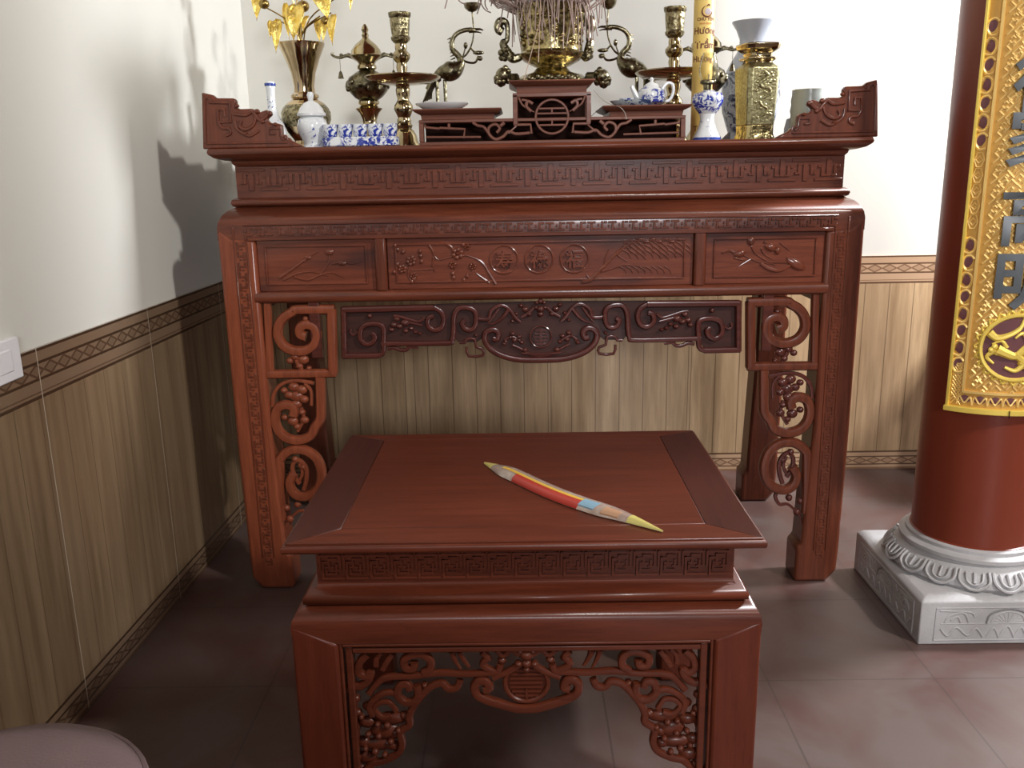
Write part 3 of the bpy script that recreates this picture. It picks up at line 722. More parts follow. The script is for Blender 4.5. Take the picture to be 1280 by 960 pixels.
mb.box(cxb - .002, cxb + .002, YN - .003, YN + .003, c.z - .034, c.z - .012)
obj('longevity_medallion', mb, MW['bench'], ba)
mb = MB()
for s in (1, -1):
    Q = lambda a, b: Vector((cxb + s * (P(a, b).x - cxb), YN, P(a, b).z))
    q = MB(); st(q, Q, [(656, 885), (672, 884), (690, 879), (708, 873), (720, 866), (723, 856), (717, 849), (708, 850), (705, 858), (712, 860)], .0085)
    st(q, Q, [(664, 828), (676, 836), (690, 842), (700, 846)], .006); st(q, Q, [(666, 818), (676, 812), (686, 818), (694, 812)], .005)
    if s < 0: q.f = [tuple(reversed(f)) for f in q.f]
    mb.add(q.v, q.f)
for a, b, r in ((658, 818, 9), (650, 812, 5), (666, 812, 5), (658, 828, 7), (648, 828, 5), (668, 828, 5), (658, 835, 5)):
    p = P(a, b); mb.ell((p.x, p.y - .002, p.z), r * KM, .009, r * KM * .8, 10, 7)
obj('bat_carving', mb, MW['bench'], ba)

# incense packet on the low table
pk = MB()
def packet():
    A, B = Vector((W(604, 577, 0).x, 0, 0)), None
    def onz(px, py, z):
        d = FW + RT * ((px - 640) / FOC) - UP * ((py - 480) / FOC); return CAM + d * ((z - CAM.z) / d.z)
    a = onz(606, 579, .612); b = onz(828, 665, .612); t = (b - a).normalized(); L = (b - a).length; nn = Vector((-t.y, t.x, 0))
    prof = []; N = 28
    for i in range(N + 1):
        u = i / N
        wv = .023 * min(1, (.12 + u * 5.5)) * min(1, (.05 + (1 - u) * 3.6)); h = .002 + .010 * min(1, u * 6) * min(1, (1 - u) * 5)
        bow = .012 * math.sin(PI * u) * -1 + .003 * math.sin(9 * u)
        prof.append((a + t * L * u + nn * bow, wv, h))
    return a, b, t, nn, prof
a_, b_, t_v, n_v, PR = packet()
def strip(f0, f1, u0, u1, lift, top=True):
    mb = MB(); R = []
    N = len(PR) - 1
    for i in range(int(u0 * N), int(u1 * N) + 1):
        p, wv, h = PR[i]; q = []
        for k in range(7):
            f = f0 + (f1 - f0) * k / 6; z = h * (1 - f * f) ** .5 if abs(f) < 1 else 0
            q.append(tuple(p + n_v * (wv * f) + Vector((0, 0, z + lift))))
        for k in range(6, -1, -1):
            f = f0 + (f1 - f0) * k / 6; q.append(tuple(p + n_v * (wv * f) + Vector((0, 0, -.0005 + (lift * .5)))))
        R.append(q)
    return mb.rings(R)
PKM = NT('packet_film'); PKM2 = PKM.set(PKM.mix(PKM.step(PKM.noise(35, (1, 1, 1), 3), .4, .7), (0.30, 0.21, 0.17), (0.42, 0.36, 0.30)), 0.25, 0, 0.4)
pko = obj('incense_packet', strip(-1, 1, 0, 1, 0), PKM2, origin=tuple((a_ + b_) / 2 - Vector((0, 0, .002))))
tag(pko, 'narrow yellow and red incense packet lying diagonally on the low table', 'packet')
CP = {}
for nm, f0, f1, u0, u1, mt in (('red_label', -1.0, -.30, .26, .66, simple('packet_red', (0.40, 0.03, 0.018), 0.3)), ('yellow_label', -.32, -.02, .16, .66, simple('packet_yellow', (0.62, 0.40, 0.06), 0.3)),
                           ('yellow_tip', -1, 1, 0, .1, simple('packet_tip_yellow', (0.50, 0.44, 0.13), 0.3)), ('yellow_tip', -1, 1, .88, 1, bpy.data.materials.get('packet_tip_yellow')),
                           ('blue_print', -.8, .1, .67, .74, simple('packet_blue', (0.20, 0.34, 0.44), 0.3)), ('orange_print', -.9, -.1, .78, .84, simple('packet_orange', (0.42, 0.24, 0.14), 0.3))):
    obj(nm, strip(f0, f1, u0, u1, .0006), mt or bpy.data.materials['packet_tip_yellow'], pko)

# ------------------------------------------------------------------ objects on the altar
ZT = 1.270
def lp(px, prof, y, base=ZT, pybase=None):          # measured (half width, height mark) profile -> metres
    out = []; k = M(y)
    for hw, py in prof: out.append((hw * k, W(px, py, y).z))
    out = sorted(out, key=lambda q: 0) if False else out
    if out[0][1] > out[-1][1]: out = out[::-1]
    out[0] = (out[0][0], base)
    return out
def ctr(px, py, y): v = W(px, py, y); return v.x, y
def turned(mb, px, pyc, prof, y, base=ZT, n=32):
    x, yy = ctr(px, pyc, y); pr = lp(px, prof, y, base)
    mb.lathe([(r, z) for r, z in pr], (x, yy, 0), n); return x
# white bottle behind left ear
x = ctr(341, 150, .40)[0]
T = thing('porcelain_bottle', 'slender white long-necked bottle with blue-ringed mouth behind the left altar ear', 'bottle', (x, .40, ZT))
m = MB(); turned(m, 341, 150, [(5, 102), (6.5, 106), (5.5, 112), (5, 122), (5.5, 135), (8, 145), (14, 156), (16, 166), (13, 178), (10, 186)], .40); obj('body', m, PS, T)
m = MB(); z = W(334, 106, .40).z; m.lathe([(6.8 * M(.4), z - .004), (7.0 * M(.4), z), (6.8 * M(.4), z + .004)], (x, .40, 0)); obj('neck_ring', m, BLUE, T)
# brass vase with gold leaves
VX = ctr(381, 120, .48)[0]
T = thing('brass_vase', 'tall polished brass vase with flared rim holding golden leaves', 'vase', (VX, .48, ZT))
m = MB(); turned(m, 381, 120, [(24, 56), (28.5, 54), (28, 57), (21, 74), (15, 92), (12.5, 108), (13, 116), (17, 119), (17.5, 122), (15, 124), (24, 130), (30, 140), (30, 150), (24, 165), (16, 176), (18, 180), (24, 186), (25, 190)], .48); obj('body', m, BV, T)
m = MB(); turned(m, 381, 120, [(23, 129.5), (28, 135), (30.6, 141), (30.6, 150), (27, 159)], .48, base=W(381, 159, .48).z); obj('chased_band', m, B2, T)
zr = W(381, 54, .48).z
G = thing('gold_lotus_spray', 'spray of crinkled gold-foil lotus leaves and pods rising from the brass vase', 'artificial flowers', (VX, .48, zr - .06))
def leaf(mb, base, tip, w, n=10, cup=.35, side=None):
    base, tip = Vector(base), Vector(tip); t = (tip - base); L = t.length; t.normalize()
    sd = side or Vector((1, random.uniform(-.6, .6), 0)); sd = (sd - t * sd.dot(t)).normalized(); nr = t.cross(sd)
    vs = []; K = 7
    for i in range(n + 1):
        u = i / n; ww = w * (math.sin(PI * min(1, u * 1.02 + .05) ** .75) ** .8 * (1 - u * .35) + .01)
        for k in range(K):
            f = (k / (K - 1) * 2 - 1)
            vs.append(tuple(base + t * (L * u) + sd * (ww * f) + nr * (cup * ww * f * f + .10 * L * math.sin(PI * u) + .05 * w * math.sin(9 * u + 5 * f))))
    fs = [(i * K + k, i * K + k + 1, (i + 1) * K + k + 1, (i + 1) * K + k) for i in range(n) for k in range(K - 1)]
    mb.add(vs, fs)
random.seed(11)
leaves = [((326, -14), (321, 26), 9, .50), ((348, 24), (345, 67), 7, .46), ((340, 26), (337, 48), 6, .50), ((372, 6), (367, 52), 13, .44), ((357, 4), (362, 50), 5, .50), ((398, -16), (411, 26), 13, .48),
          ((418, 18), (416, 57), 7, .46), ((397, 22), (400, 54), 5, .50), ((405, 25), (404, 54), 5, .47), ((437, -10), (438, 15), 3, .5), ((385, 20), (379, 40), 5, .45),
          ((350, -40), (340, -8), 12, .45), ((375, -70), (372, -20), 14, .5), ((410, -60), (418, -20), 12, .46)]
for a, b, wd, yy in leaves:
    mb = MB(); leaf(mb, W(a[0], a[1], yy), W(b[0], b[1], yy - .02), wd * M(yy)); obj('leaf', mb, FOIL, G, solid=.0008)
for px, py, r in ((330, 5, 6.5), (379, 8, 7.5), (407, 27, 6), (404, -25, 7)):
    mb = MB(); p = W(px, py, .47); r *= M(.47); mb.ell(tuple(p), r, r, r * .9, 14, 10); obj('pod', mb, FOILB, G)
for px, py in ((330, 8), (345, 24), (362, -10), (371, -30), (379, 10), (400, 20), (414, 16), (352, -40), (392, -60), (436, -12)):
    mb = MB(); p = W(px, py, .475); s0 = Vector((VX + random.uniform(-.012, .012), .48 + random.uniform(-.01, .01), zr - .05))
    mid = (p + s0) / 2 + Vector(((VX - p.x) * .3, 0, .02)); mb.tube([s0, mid, p], .0022, 6, 6); obj('stem', mb, FOILB, G)
# lidded jar
x = ctr(390, 150, .075)[0]
T = thing('lidded_jar', 'small white lidded porcelain jar beside the blue-painted cup tray', 'jar', (x, .075, ZT))
m = MB(); turned(m, 390, 150, [(13, 146), (17, 150), (19, 156), (18.5, 163), (15, 172), (12, 178), (12, 182), (14, 187)], .075); obj('body', m, PS, T)
m = MB(); turned(m, 390, 150, [(3, 115), (4.5, 119), (3.5, 123), (3, 126), (9, 129), (14, 135), (16, 140), (18, 142), (18, 145), (13, 146.5)], .075, base=W(390, 146.5, .075).z); obj('lid', m, WHITE, T)
# tray with cups
def rbox(mb, x0, x1, y0, y1, prof, r): return mb.rect(x0, x1, y0, y1, prof, r)
kx = M(.03); xa, xb = W(402, 180, .03).x, W(498, 180, .03).x; z0 = ZT; z1 = W(450, 171, .03).z
T = thing('cup_tray', 'long blue-and-white porcelain tray carrying five cups near the left end', 'tray', ((xa + xb) / 2, .05, ZT))
m = MB(); rbox(m, xa, xb, .01, .09, [(-.004, z0), (0, z0 + .003), (0, z1 - .003), (-.003, z1), (-.008, z1)], .03); obj('box', m, PB, T)
zc = W(450, 155, .03).z
cup = None
for i in range(5):
    cx = xa + (xb - xa) * (.11 + .195 * i)
    if cup is None:
        m = MB(); R = (xb - xa) * .095
        m.lathe([(R * .72, z1), (R * .9, z1 + .004), (R, z1 + .018), (R * 1.03, zc), (R * .92, zc), (R * .86, z1 + .006), (.001, z1 + .005)], (cx, .045, 0), 24)
        cup = obj('tea_cup', m, PB, origin=(cx, .045, z1)); c0 = cx; o = cup
    else:
        o = cup.copy(); COL.objects.link(o); o.location.x = cx; ORG[o.name] = tuple(o.location)
    tag(o, ['blue-and-white cup on the tray, leftmost, touching the lidded jar side', 'blue-and-white cup on the tray, second from the left', 'blue-and-white cup in the middle of the five on the tray', 'blue-and-white cup on the tray, second from the right', 'blue-and-white cup on the tray, rightmost, by the brass candlestick'][i], 'cup', 'cups on the porcelain tray')
# brass censers
YQ = .46
def censer(px, label):
    x = ctr(px, 110, YQ)[0]
    T = thing('brass_censer', label, 'censer', (x, YQ, ZT), 'lidded brass censers')
    m = MB(); turned(m, px, 110, [(10, 86), (9, 88), (13, 90), (23, 97), (26, 106), (24, 114), (17, 122), (11, 126)], YQ, base=W(px, 126, YQ).z); obj('bowl', m, B3, T)
    m = MB(); turned(m, px, 110, [(10, 125), (13, 127), (13, 130), (10, 132), (13, 134), (17, 136), (12, 142), (9, 150), (9, 156), (12, 160), (16, 170), (22, 180), (24, 192)], YQ); obj('foot', m, B1, T)
    m = MB(); turned(m, px, 110, [(1, 30), (3, 33), (4.5, 37), (3, 41), (4.5, 44), (3.5, 47), (6, 50), (13, 56), (18, 63), (19, 68), (21, 70), (18, 73), (12, 77), (10, 80), (12, 83), (12, 86), (9, 88)], YQ, base=W(px, 88, YQ).z); obj('lid', m, B1, T)
    k = M(YQ); zc = W(px, 70, YQ).z
    for s in (1, -1):
        m = MB(); m.tube([(x + s * 14 * k, YQ, zc - .006), (x + s * 24 * k, YQ, zc + .002), (x + s * 32 * k, YQ, zc - .003), (x + s * 39 * k, YQ, zc), (x + s * 43 * k, YQ, zc + .007), (x + s * 40 * k, YQ, zc + .010)], lambda t: .006 * (1 - .6 * t), 8)
        m.ell((x + s * 22 * k, YQ, zc + .004), .008, .006, .006, 8, 6); m.ell((x + s * 31 * k, YQ, zc + .004), .006, .005, .005, 8, 6)
        h = obj('dragon_arm', m, B3, T)
        m = MB(); m.tube([(x + s * 33 * k, YQ, zc - .003), (x + s * 33 * k, YQ, zc - 17 * k)], .0008, 5, 1)
        m.lathe([(.0095, zc - 26 * k), (.008, zc - 24 * k), (.005, zc - 19 * k), (.002, zc - 17 * k)], (x + s * 33 * k, YQ, 0), 14); obj('bell', m, B3, h)
    m = MB(); m.tube([(x + 26 * k * math.cos(2 * PI * j / 24), YQ - .006 + .0 * j, W(px, 106, YQ).z + .0 + .6 * 18 * k * math.sin(2 * PI * j / 24)) for j in range(24)], .004, 6, 1, closed=True, nrm=(0, 1, 0))
    for j in range(14):
        a = 2 * PI * j / 14; rr = 25.5 * k; m.ell((x + rr * math.cos(a), YQ + rr * math.sin(a), W(px, 104 + (j % 3) * 4, YQ).z), .007, .007, .008, 8, 6)
    obj('openwork', m, B3, T)
    return T
C1 = censer(460, 'lidded brass censer with hanging bells between gold-leaf vase and left candlestick')
C2 = copy_tree(C1); C2['label'] = 'lidded brass censer with hanging bells half hidden behind the tall yellow incense tube'
C2.location.x = W(881, 110, YQ).x
# candlesticks
YK = .31
x = ctr(503, 100, YK)[0]
K1 = thing('brass_candlestick', 'tall brass candlestick with wide drip pan beside the left crane', 'candlestick', (x, YK, ZT), 'tall brass candlesticks')
m = MB(); turned(m, 503, 100, [(10, 52), (6.5, 54), (7.5, 58), (7, 63), (11, 68), (11, 72), (9, 76), (6, 79), (7, 84), (6, 90), (7, 96), (7, 104), (9, 107), (8, 109), (9, 112), (8.5, 118), (7, 124), (8, 127), (11.5, 132), (12, 137), (9, 144), (7.5, 147), (9, 151), (8.5, 154), (10.5, 157), (9, 161), (12, 164), (15, 170), (17, 178), (20, 182), (20, 188)], YK); obj('stem', m, B1, K1)
m = MB(); turned(m, 503, 100, [(8, 20), (12.5, 16), (14, 16), (13.5, 21), (12, 23), (12.3, 25), (11.5, 36), (10.5, 45), (12, 47), (11.5, 50), (8, 54)], YK, base=W(503, 54, YK).z); obj('socket', m, B2, K1)
m = MB(); turned(m, 503, 100, [(10, 97.5), (40, 96), (46, 95), (47.5, 96.5), (46, 99), (36, 104), (8, 107)], YK, base=W(503, 107, YK).z, n=48); obj('drip_pan', m, B1, K1)
K2 = copy_tree(K1); K2['label'] = 'tall brass candlestick with wide drip pan beside the yellow incense tube'; K2.location.x = W(842, 95, YK).x
# cranes
YR = .48
def crane(fl, label):
    MX = 676
    def Q(a, b, dy=0):
        v = W(a, b, YR + dy)
        return Vector((v.x, v.y, v.z))
    xc = W(676, 100, YR).x
    def q(a, b, dy=0):
        v = Q(a, b, dy)
        if fl: v = Vector((2 * xc - v.x, v.y, v.z))
        return tuple(v)
    k = M(YR)
    T = thing('brass_crane', label, 'crane figurine', (q(552, 100)[0], YR, ZT), 'brass crane figurines')
    m = MB()
    m.tube([q(534, 112), q(541, 100), (q(550, 92)), q(560, 90), q(570, 86), q(576, 78), q(573, 70), q(566, 62), q(565, 52), q(570, 43), q(580, 38), q(590, 37)],
           lambda t: k * (1.2 + 9.5 * math.exp(-((t - .30) / .13) ** 2) + 1.0 * math.exp(-((t - .58) / .12) ** 2) + 1.6 * (1 - t) * 0 + 1.5), 12, 6)
    m.ell(q(590, 38), 5 * k, 3.5 * k, 3 * k, 10, 8); m.tube([q(592, 37), q(600, 36.5), q(604, 38)], lambda t: 2.0 * k * (1 - .7 * t), 6); m.tube([q(586, 40), q(597, 40), q(602, 41.5)], lambda t: 1.6 * k * (1 - .7 * t), 6)
    obj('body', m, B3, T)
    m = MB()
    for i in range(9):
        t = i / 8; a, b = 561 + 4 * math.sin(t * 2) - 1, 48 + t * 34
        m.tube([q(a + 5, b - 1), q(a - 1, b + 1.5)], lambda u: 1.3 * k * (1 - .7 * u), 5, 1)
    obj('crest', m, B3, T)
    for dy, px in ((-.012, 546), (.012, 556)):
        m = MB(); pz = q(px, 100, dy); m.tube([pz, (pz[0], pz[1], 1.36), (pz[0] - .003, pz[1] + .0, 1.30)], lambda u: .006 * (1 - .4 * u), 8, 5); obj('leg', m, B3, T)
    m = MB()
    for i in range(5): m.tube([q(542 + i * 2, 98, (i - 2) * .006), q(536 + i, 112, (i - 2) * .007), q(529 + i * 2.5, 128 - i, (i - 2) * .008)], lambda u: 3.2 * k * (1 - .7 * u), 6)
    obj('tail', m, B3, T)
    m = MB(); m.ell((q(548, 100)[0], YR, ZT + .018), .05, .035, .015, 16, 8); m.ell((q(570, 100)[0], YR, ZT + .018), .014, .012, .010, 10, 6); obj('tortoise_base', m, B3, T)
    m = MB(); m.tube([q(590, 14), q(591, 25), q(592, 38), q(591, 50), q(588, 60)], 1.0 * k, 6)
    m.tube([q(588, 60), q(583, 68), q(578, 72), q(574, 76)], 1.3 * k, 6); m.tube([q(588, 60), q(593, 65), q(597, 67)], 1.3 * k, 6); m.tube([q(576, 74), q(585, 78), q(594, 78), q(598, 70)], 1.5 * k, 6); m.tube([q(578, 72), q(580, 66), q(582, 58)], .9 * k, 6)
    m.ell(q(582, 57), 2.6 * k, 2.6 * k, 4 * k, 8, 6); m.ell(q(598, 66), 7 * k, 3 * k, 2.6 * k, 8, 6); m.ell(q(600, 73), 3.5 * k, 3 * k, 3 * k, 8, 6)
    s_ = obj('lotus_stem', m, B3, T)
    cc = q(590, 12); m = MB(); m.lathe([(.8 * k, 0), (5 * k, 1.2 * k), (9 * k, 5 * k), (10.2 * k, 10 * k), (9 * k, 9.5 * k), (7 * k, 6 * k), (1 * k, 3 * k)], (cc[0], cc[1], cc[2] - 3 * k), 12)
    obj('lotus_cup', m, B3, s_)
    return T
crane(False, 'brass crane holding a lotus, left of the incense urn, facing right')
crane(True, 'brass crane holding a lotus, right of the incense urn, facing left')

# carved offering stand
YS = .035; SXc = W(690, 150, YS).x; kS = M(YS)
S = thing('offering_stand', 'stepped carved wooden offering stand with a round longevity emblem in the centre', 'stand', (SXc, .14, ZT))
DS = .20
def sx(px): return SXc + (px - 690) * kS
def sz(py): return ZT + (181 - py) * kS
m = MB()
m.box(sx(522), sx(858), YS, YS + DS, ZT, sz(177))
m.box(sx(522), sx(858), YS, YS + DS, sz(154), sz(150))
for px in (522, 852): m.box(sx(px), sx(px + 6), YS, YS + .02, sz(177), sz(154)); m.box(sx(px), sx(px + 6), YS + DS - .02, YS + DS, sz(177), sz(154))
for px in (641, 733): m.box(sx(px), sx(px + 6), YS - .003, YS + .02, sz(158), sz(122)); m.box(sx(px), sx(px + 6), YS + DS - .02, YS + DS, sz(158), sz(122))
m.box(sx(641), sx(739), YS - .003, YS + DS, sz(125), sz(120))
obj('frame', m, MW['stand'], S, bevel=.0015, seg=1)
m = MB().box(sx(526), sx(854), YS + .09, YS + .10, ZT, sz(153)); m.box(sx(645), sx(735), YS + .09, YS + .10, sz(158), sz(124)); obj('inner_shade_board', m, NT('matte_shade_wood').set((0.022, 0.009, 0.007), 0.9, spec=0.1), S)  # dark sheet added in place of the shade inside the stand
tops = []
for a, b, py in ((515, 627, 137), (753, 865, 137), (636, 744, 105)):
    m = MB(); low = sz(150) if py > 120 else sz(120)
    m.rect(sx(a), sx(b), YS - .012, YS + DS + .012, [(-.022, low), (-.020, sz(py + 7)), (-.006, sz(py + 4)), (0, sz(py + 1.5)), (-.001, sz(py))]); obj('tier_top', m, MW['stand'], S, bevel=.001, seg=1); tops.append(sz(py))
m = MB(); y = YS + .002
def ss(mb, pts, r, sm=5, tp=False):
    mb.tube([(sx(a), y, sz(b)) for a, b in pts], (lambda t: r * (1 - .6 * t)) if tp else r, 8, sm, 1, nrm=(0, 1, 0), sq=.8)
ss(m, [(690 + 20.5 * math.cos(2 * PI * k / 32), 149 - 20.5 * math.sin(2 * PI * k / 32)) for k in range(32)] + [(710.5, 149)], .0034, 1)
for py, w1 in ((139, 16), (145, 19), (152, 19), (159, 16)): ss(m, [(690 - w1, py), (690 + w1, py)], .0028, 1)
ss(m, [(690, 138), (690, 145)], .0025, 1); ss(m, [(690, 152), (690, 159)], .0025, 1)
for s in (1, -1):
    def e(l): return [(690 + s * (a - 690), b) for a, b in l]
    ss(m, e([(738, 158), (717, 158), (716, 169)]), .004, 1)
    ss(m, e([(732, 124), (727, 134), (718, 140), (712, 143)]), .0035, tp=True); ss(m, e([(714, 133), (720, 130), (722, 136), (716, 142)]), .0045); ss(m, e([(728, 128), (722, 129), (716, 132)]), .0035)
    ss(m, e([(718, 168), (735, 169), (745, 166), (752, 172), (762, 175), (770, 168), (769, 160), (761, 157), (756, 162), (760, 167)]), .0042)
    ss(m, e([(770, 168), (776, 160), (784, 158), (790, 154)]), .004); ss(m, e([(745, 168), (738, 162), (733, 158)]), .0035, tp=True); ss(m, e([(755, 159), (750, 155)]), .005)
    ss(m, e([(802, 173), (800, 162), (818, 161), (832, 160)]), .0036, 1); ss(m, e([(832, 161), (850, 159), (850, 156)]), .0036, 1); ss(m, e([(820, 161), (820, 155)]), .004, 1)
    ss(m, e([(780, 172), (850, 171)]), .003, 1)
obj('scrollwork', m, MW['stand'], S)
# white plate on left tier
px_ = sx(549); T = MB(); k = kS
T.lathe([(20 * k, 0), (22 * k, .0015), (33.5 * k, 7 * k), (34.5 * k, 9 * k), (33 * k, 9 * k), (22 * k, .006), (.001, .005)], (px_, YS + .085, tops[0]), 40)
tag(obj('white_plate', T, WHITE, origin=(px_, YS + .085, tops[0])), 'plain white round plate on the left tier of the stand', 'plate')
# tea set on right tier
tx = sx(803)
pl = MB(); pl.lathe([(26 * k, 0), (28 * k, .001), (35 * k, 5.5 * k), (37 * k, 8 * k), (35 * k, 7.5 * k), (26 * k, .005), (.001, .004)], (tx, YS + .08, tops[1]), 40, 1, .62)
tag(obj('oval_plate', pl, PT, origin=(tx, YS + .08, tops[1])), 'oval blue-patterned plate under the small teapot', 'plate')
pz = tops[1] + .005; tpx = sx(819)
T = thing('teapot', 'small blue-and-white teapot with loop handle on the right tier', 'teapot', (tpx, YS + .07, pz))
b = MB(); b.lathe([(11 * k, 0), (16 * k, 3 * k), (18 * k, 9 * k), (16.5 * k, 17 * k), (11 * k, 21 * k), (9 * k, 22 * k)], (tpx, YS + .07, pz), 28); obj('body', b, PB, T)
b = MB(); b.lathe([(10.5 * k, 21 * k), (9 * k, 24 * k), (4 * k, 27 * k), (1.8 * k, 28 * k), (2.8 * k, 31 * k), (1.5 * k, 33 * k), (.1 * k, 33.5 * k)], (tpx, YS + .07, pz), 24); obj('lid', b, PS, T)
b = MB(); b.tube([(tpx - 14 * k, YS + .068, pz + 6 * k), (tpx - 20 * k, YS + .066, pz + 12 * k), (tpx - 26 * k, YS + .064, pz + 23 * k)], lambda t: (5 - 2.6 * t) * k, 10); obj('spout', b, WHITE, T)
b = MB(); b.tube([(tpx + 14 * k, YS + .07, pz + 19 * k), (tpx + 20 * k, YS + .07, pz + 26 * k), (tpx + 27 * k, YS + .07, pz + 24 * k), (tpx + 28 * k, YS + .07, pz + 14 * k), (tpx + 23 * k, YS + .07, pz + 5 * k), (tpx + 16 * k, YS + .07, pz + 4 * k)], 2.0 * k, 8); obj('handle', b, WHITE, T)
b = MB(); cx = sx(788); b.lathe([(6 * k, 0), (7 * k, 1 * k), (10 * k, 8 * k), (9.2 * k, 8 * k), (6 * k, 2 * k), (.001, 1.6 * k)], (cx, YS + .075, pz), 24)
tag(obj('tea_cup', b, PB, origin=(cx, YS + .075, pz)), 'small blue-and-white cup below the teapot spout', 'cup')

# incense urn
UX = sx(692); UY = YS + .105; UZ = tops[2]; k = M(UY)
T = thing('incense_urn', 'yellow brass incense urn crowded with burnt stick ends on the centre tier', 'urn', (UX, UY, UZ))
def uz(py): return UZ + (104 - py) * k
m = MB(); m.lathe([(20 * k, uz(85)), (34 * k, uz(78)), (40 * k, uz(73)), (41 * k, uz(70)), (38 * k, uz(67)), (38 * k, uz(55)), (41 * k, uz(34)), (42.5 * k, uz(24)), (44.5 * k, uz(16)), (41.5 * k, uz(16)), (38 * k, uz(24)), (.01, uz(26))], (UX, UY, 0), 40); obj('bowl', m, B4, T)
m = MB(); m.lathe([(46 * k, UZ + .001), (46 * k, uz(101)), (38 * k, uz(95)), (24 * k, uz(91)), (19 * k, uz(86)), (20 * k, uz(83))], (UX, UY, 0), 40); obj('foot', m, B4, T)
m = MB()
for i in range(16): a = -PI / 2 + (i - 7.5) * .09; m.ell((UX + 46 * k * math.cos(a), UY + 46 * k * math.sin(a), uz(100 + (i % 3) * 1.2)), .006, .006, .007, 8, 6)
obj('foot_ruffle', m, B3, T)
m = MB()
random.seed(5)
for i in range(60): a = -PI / 2 + random.uniform(-1.2, 1.2); zz = random.uniform(22, 62); rr = (38 + (62 - zz) * .08) * k; m.ell((UX + rr * math.cos(a), UY + rr * math.sin(a), uz(zz)), .007, .007, .006, 8, 6)
obj('relief', m, B4, T)
for s in (1, -1):
    def e(a, b, dy=0):
        if s > 0 and b < 76: a = 652 + (a - 652) * .35
        return (UX + s * (692 - a) * k, UY + dy, uz(b))
    m = MB(); m.tube([e(654, 72), e(644, 74), e(637, 66), e(632, 56), e(637, 52), e(638, 40), e(636, 32), e(629, 31), e(627, 39), e(632, 43)], lambda t: (4.5 + 1.5 * math.sin(9 * t)) * k, 8)
    random.seed(2)
    for i in range(12): m.ell(e(636 + random.uniform(-7, 7), 67 + random.uniform(-7, 8), random.uniform(-.008, .008)), 4 * k, 4 * k, 4 * k, 8, 6)
    obj('dragon_handle', m, B3, T)
    m = MB()
    for i in range(22): m.ell(e(631 + random.uniform(-8, 8), 100 + random.uniform(-9, 9) - (4 if s < 0 else 0), -.045 + random.uniform(-.01, .01)), 4 * k, 4 * k, 4.2 * k, 8, 6)
    m.tube([e(648, 98, -.02), e(638, 99, -.04)], 6 * k, 8, 1); m.ell(e(631, 99 - (4 if s < 0 else 0), -.045), 8.5 * k, 8 * k, 9 * k, 12, 8)
    obj('lion_foot', m, B3, T)
# burnt incense
random.seed(21); m = MB()
STK = NT('burnt_incense_ash'); STKM = STK.set(STK.mix(STK.noise(60), (0.20, 0.13, 0.11), (0.40, 0.31, 0.27)), 0.8)
for i in range(190):
    a = random.uniform(0, 2 * PI); r0 = .082 * random.random() ** .6; b0 = Vector((UX + r0 * math.cos(a), UY + r0 * math.sin(a), uz(25)))
    d = Vector((math.cos(a), math.sin(a) * .8, 0)); L = random.uniform(.06, .17); out = random.uniform(.04, .13) * (r0 / .05 + .3)
    p1 = b0 + d * out * .4 + Vector((0, 0, L * .6)); p2 = b0 + d * out + Vector((random.uniform(-.01, .01), 0, L)); 
    pts = [b0, p1, p2]
    if random.random() < .8:
        Rr = random.uniform(.015, .045); T_ = random.uniform(2.2, 5.2); tw = random.uniform(-.4, .4); dd = (d + Vector((0, tw, 0))).normalized()
        n_ = 7; base = p1 if random.random() < .5 else p2; pts = [b0, (b0 + base) / 2 + d * .004, base] + [base + dd * (Rr * (1 - math.cos(T_ * j / n_))) * (1 - .05 * j) + Vector((0, 0, Rr * math.sin(T_ * j / n_))) for j in range(1, n_ + 1)]
        if random.random() < .4: pts.append(pts[-1] + d * random.uniform(-.01, .02) + Vector((0, 0, -random.uniform(.03, .07))))
    m.tube(pts, .0017, 5, 5)
for i in range(44):                                 # ends draped over the rim
    a = random.uniform(-2.9, -.2); rr = 46 * k
    p = Vector((UX + rr * math.cos(a), UY + rr * math.sin(a), uz(random.uniform(10, 15)))); d = Vector((math.cos(a), math.sin(a), 0))
    m.tube([Vector((UX + .03 * math.cos(a), UY + .03 * math.sin(a), uz(22))), p, p + d * .006 + Vector((random.uniform(-.02, .02), 0, -random.uniform(.04, .13)))], .0015, 5, 5)
tag(obj('burnt_incense', m, STKM, origin=(UX, UY, uz(25))), 'tangle of curled grey-mauve burnt incense ends above the brass urn', 'incense', kind='stuff')
m = MB(); random.seed(8)
for i in range(70):
    a = random.uniform(0, 2 * PI); r0 = .03 * random.random() ** .5; b0 = Vector((UX + r0 * math.cos(a), UY + r0 * math.sin(a), uz(25)))
    m.tube([b0, b0 + Vector((r0 * math.cos(a) * .5, r0 * math.sin(a) * .5, .09 + random.uniform(0, .02)))], .0017, 5, 1)
tag(obj('incense_bundle', m, simple('burgundy_stick', (0.11, 0.025, 0.035), 0.6), origin=(UX, UY, uz(25))), 'dense burgundy bunch of incense stick ends in the middle of the urn', 'incense', kind='stuff')
SM = simple('pale_stick', (0.42, 0.30, 0.22), 0.6)
for (a, b, lb) in (((655, 106), (676, 22), 'thin straw-coloured incense stick leaning against the front of the urn'), ((673, 78), (676, -8), 'short incense stick hanging before the upper bowl of the urn')):
    m = MB(); p = W(a[0], a[1], YS + .006); q = W(b[0], b[1], YS + .0); p.z = max(p.z, UZ + .001); m.tube([p, q], .0013, 6, 1)
    tag(obj('incense_stick', m, SM, origin=tuple(p)), lb, 'incense stick')
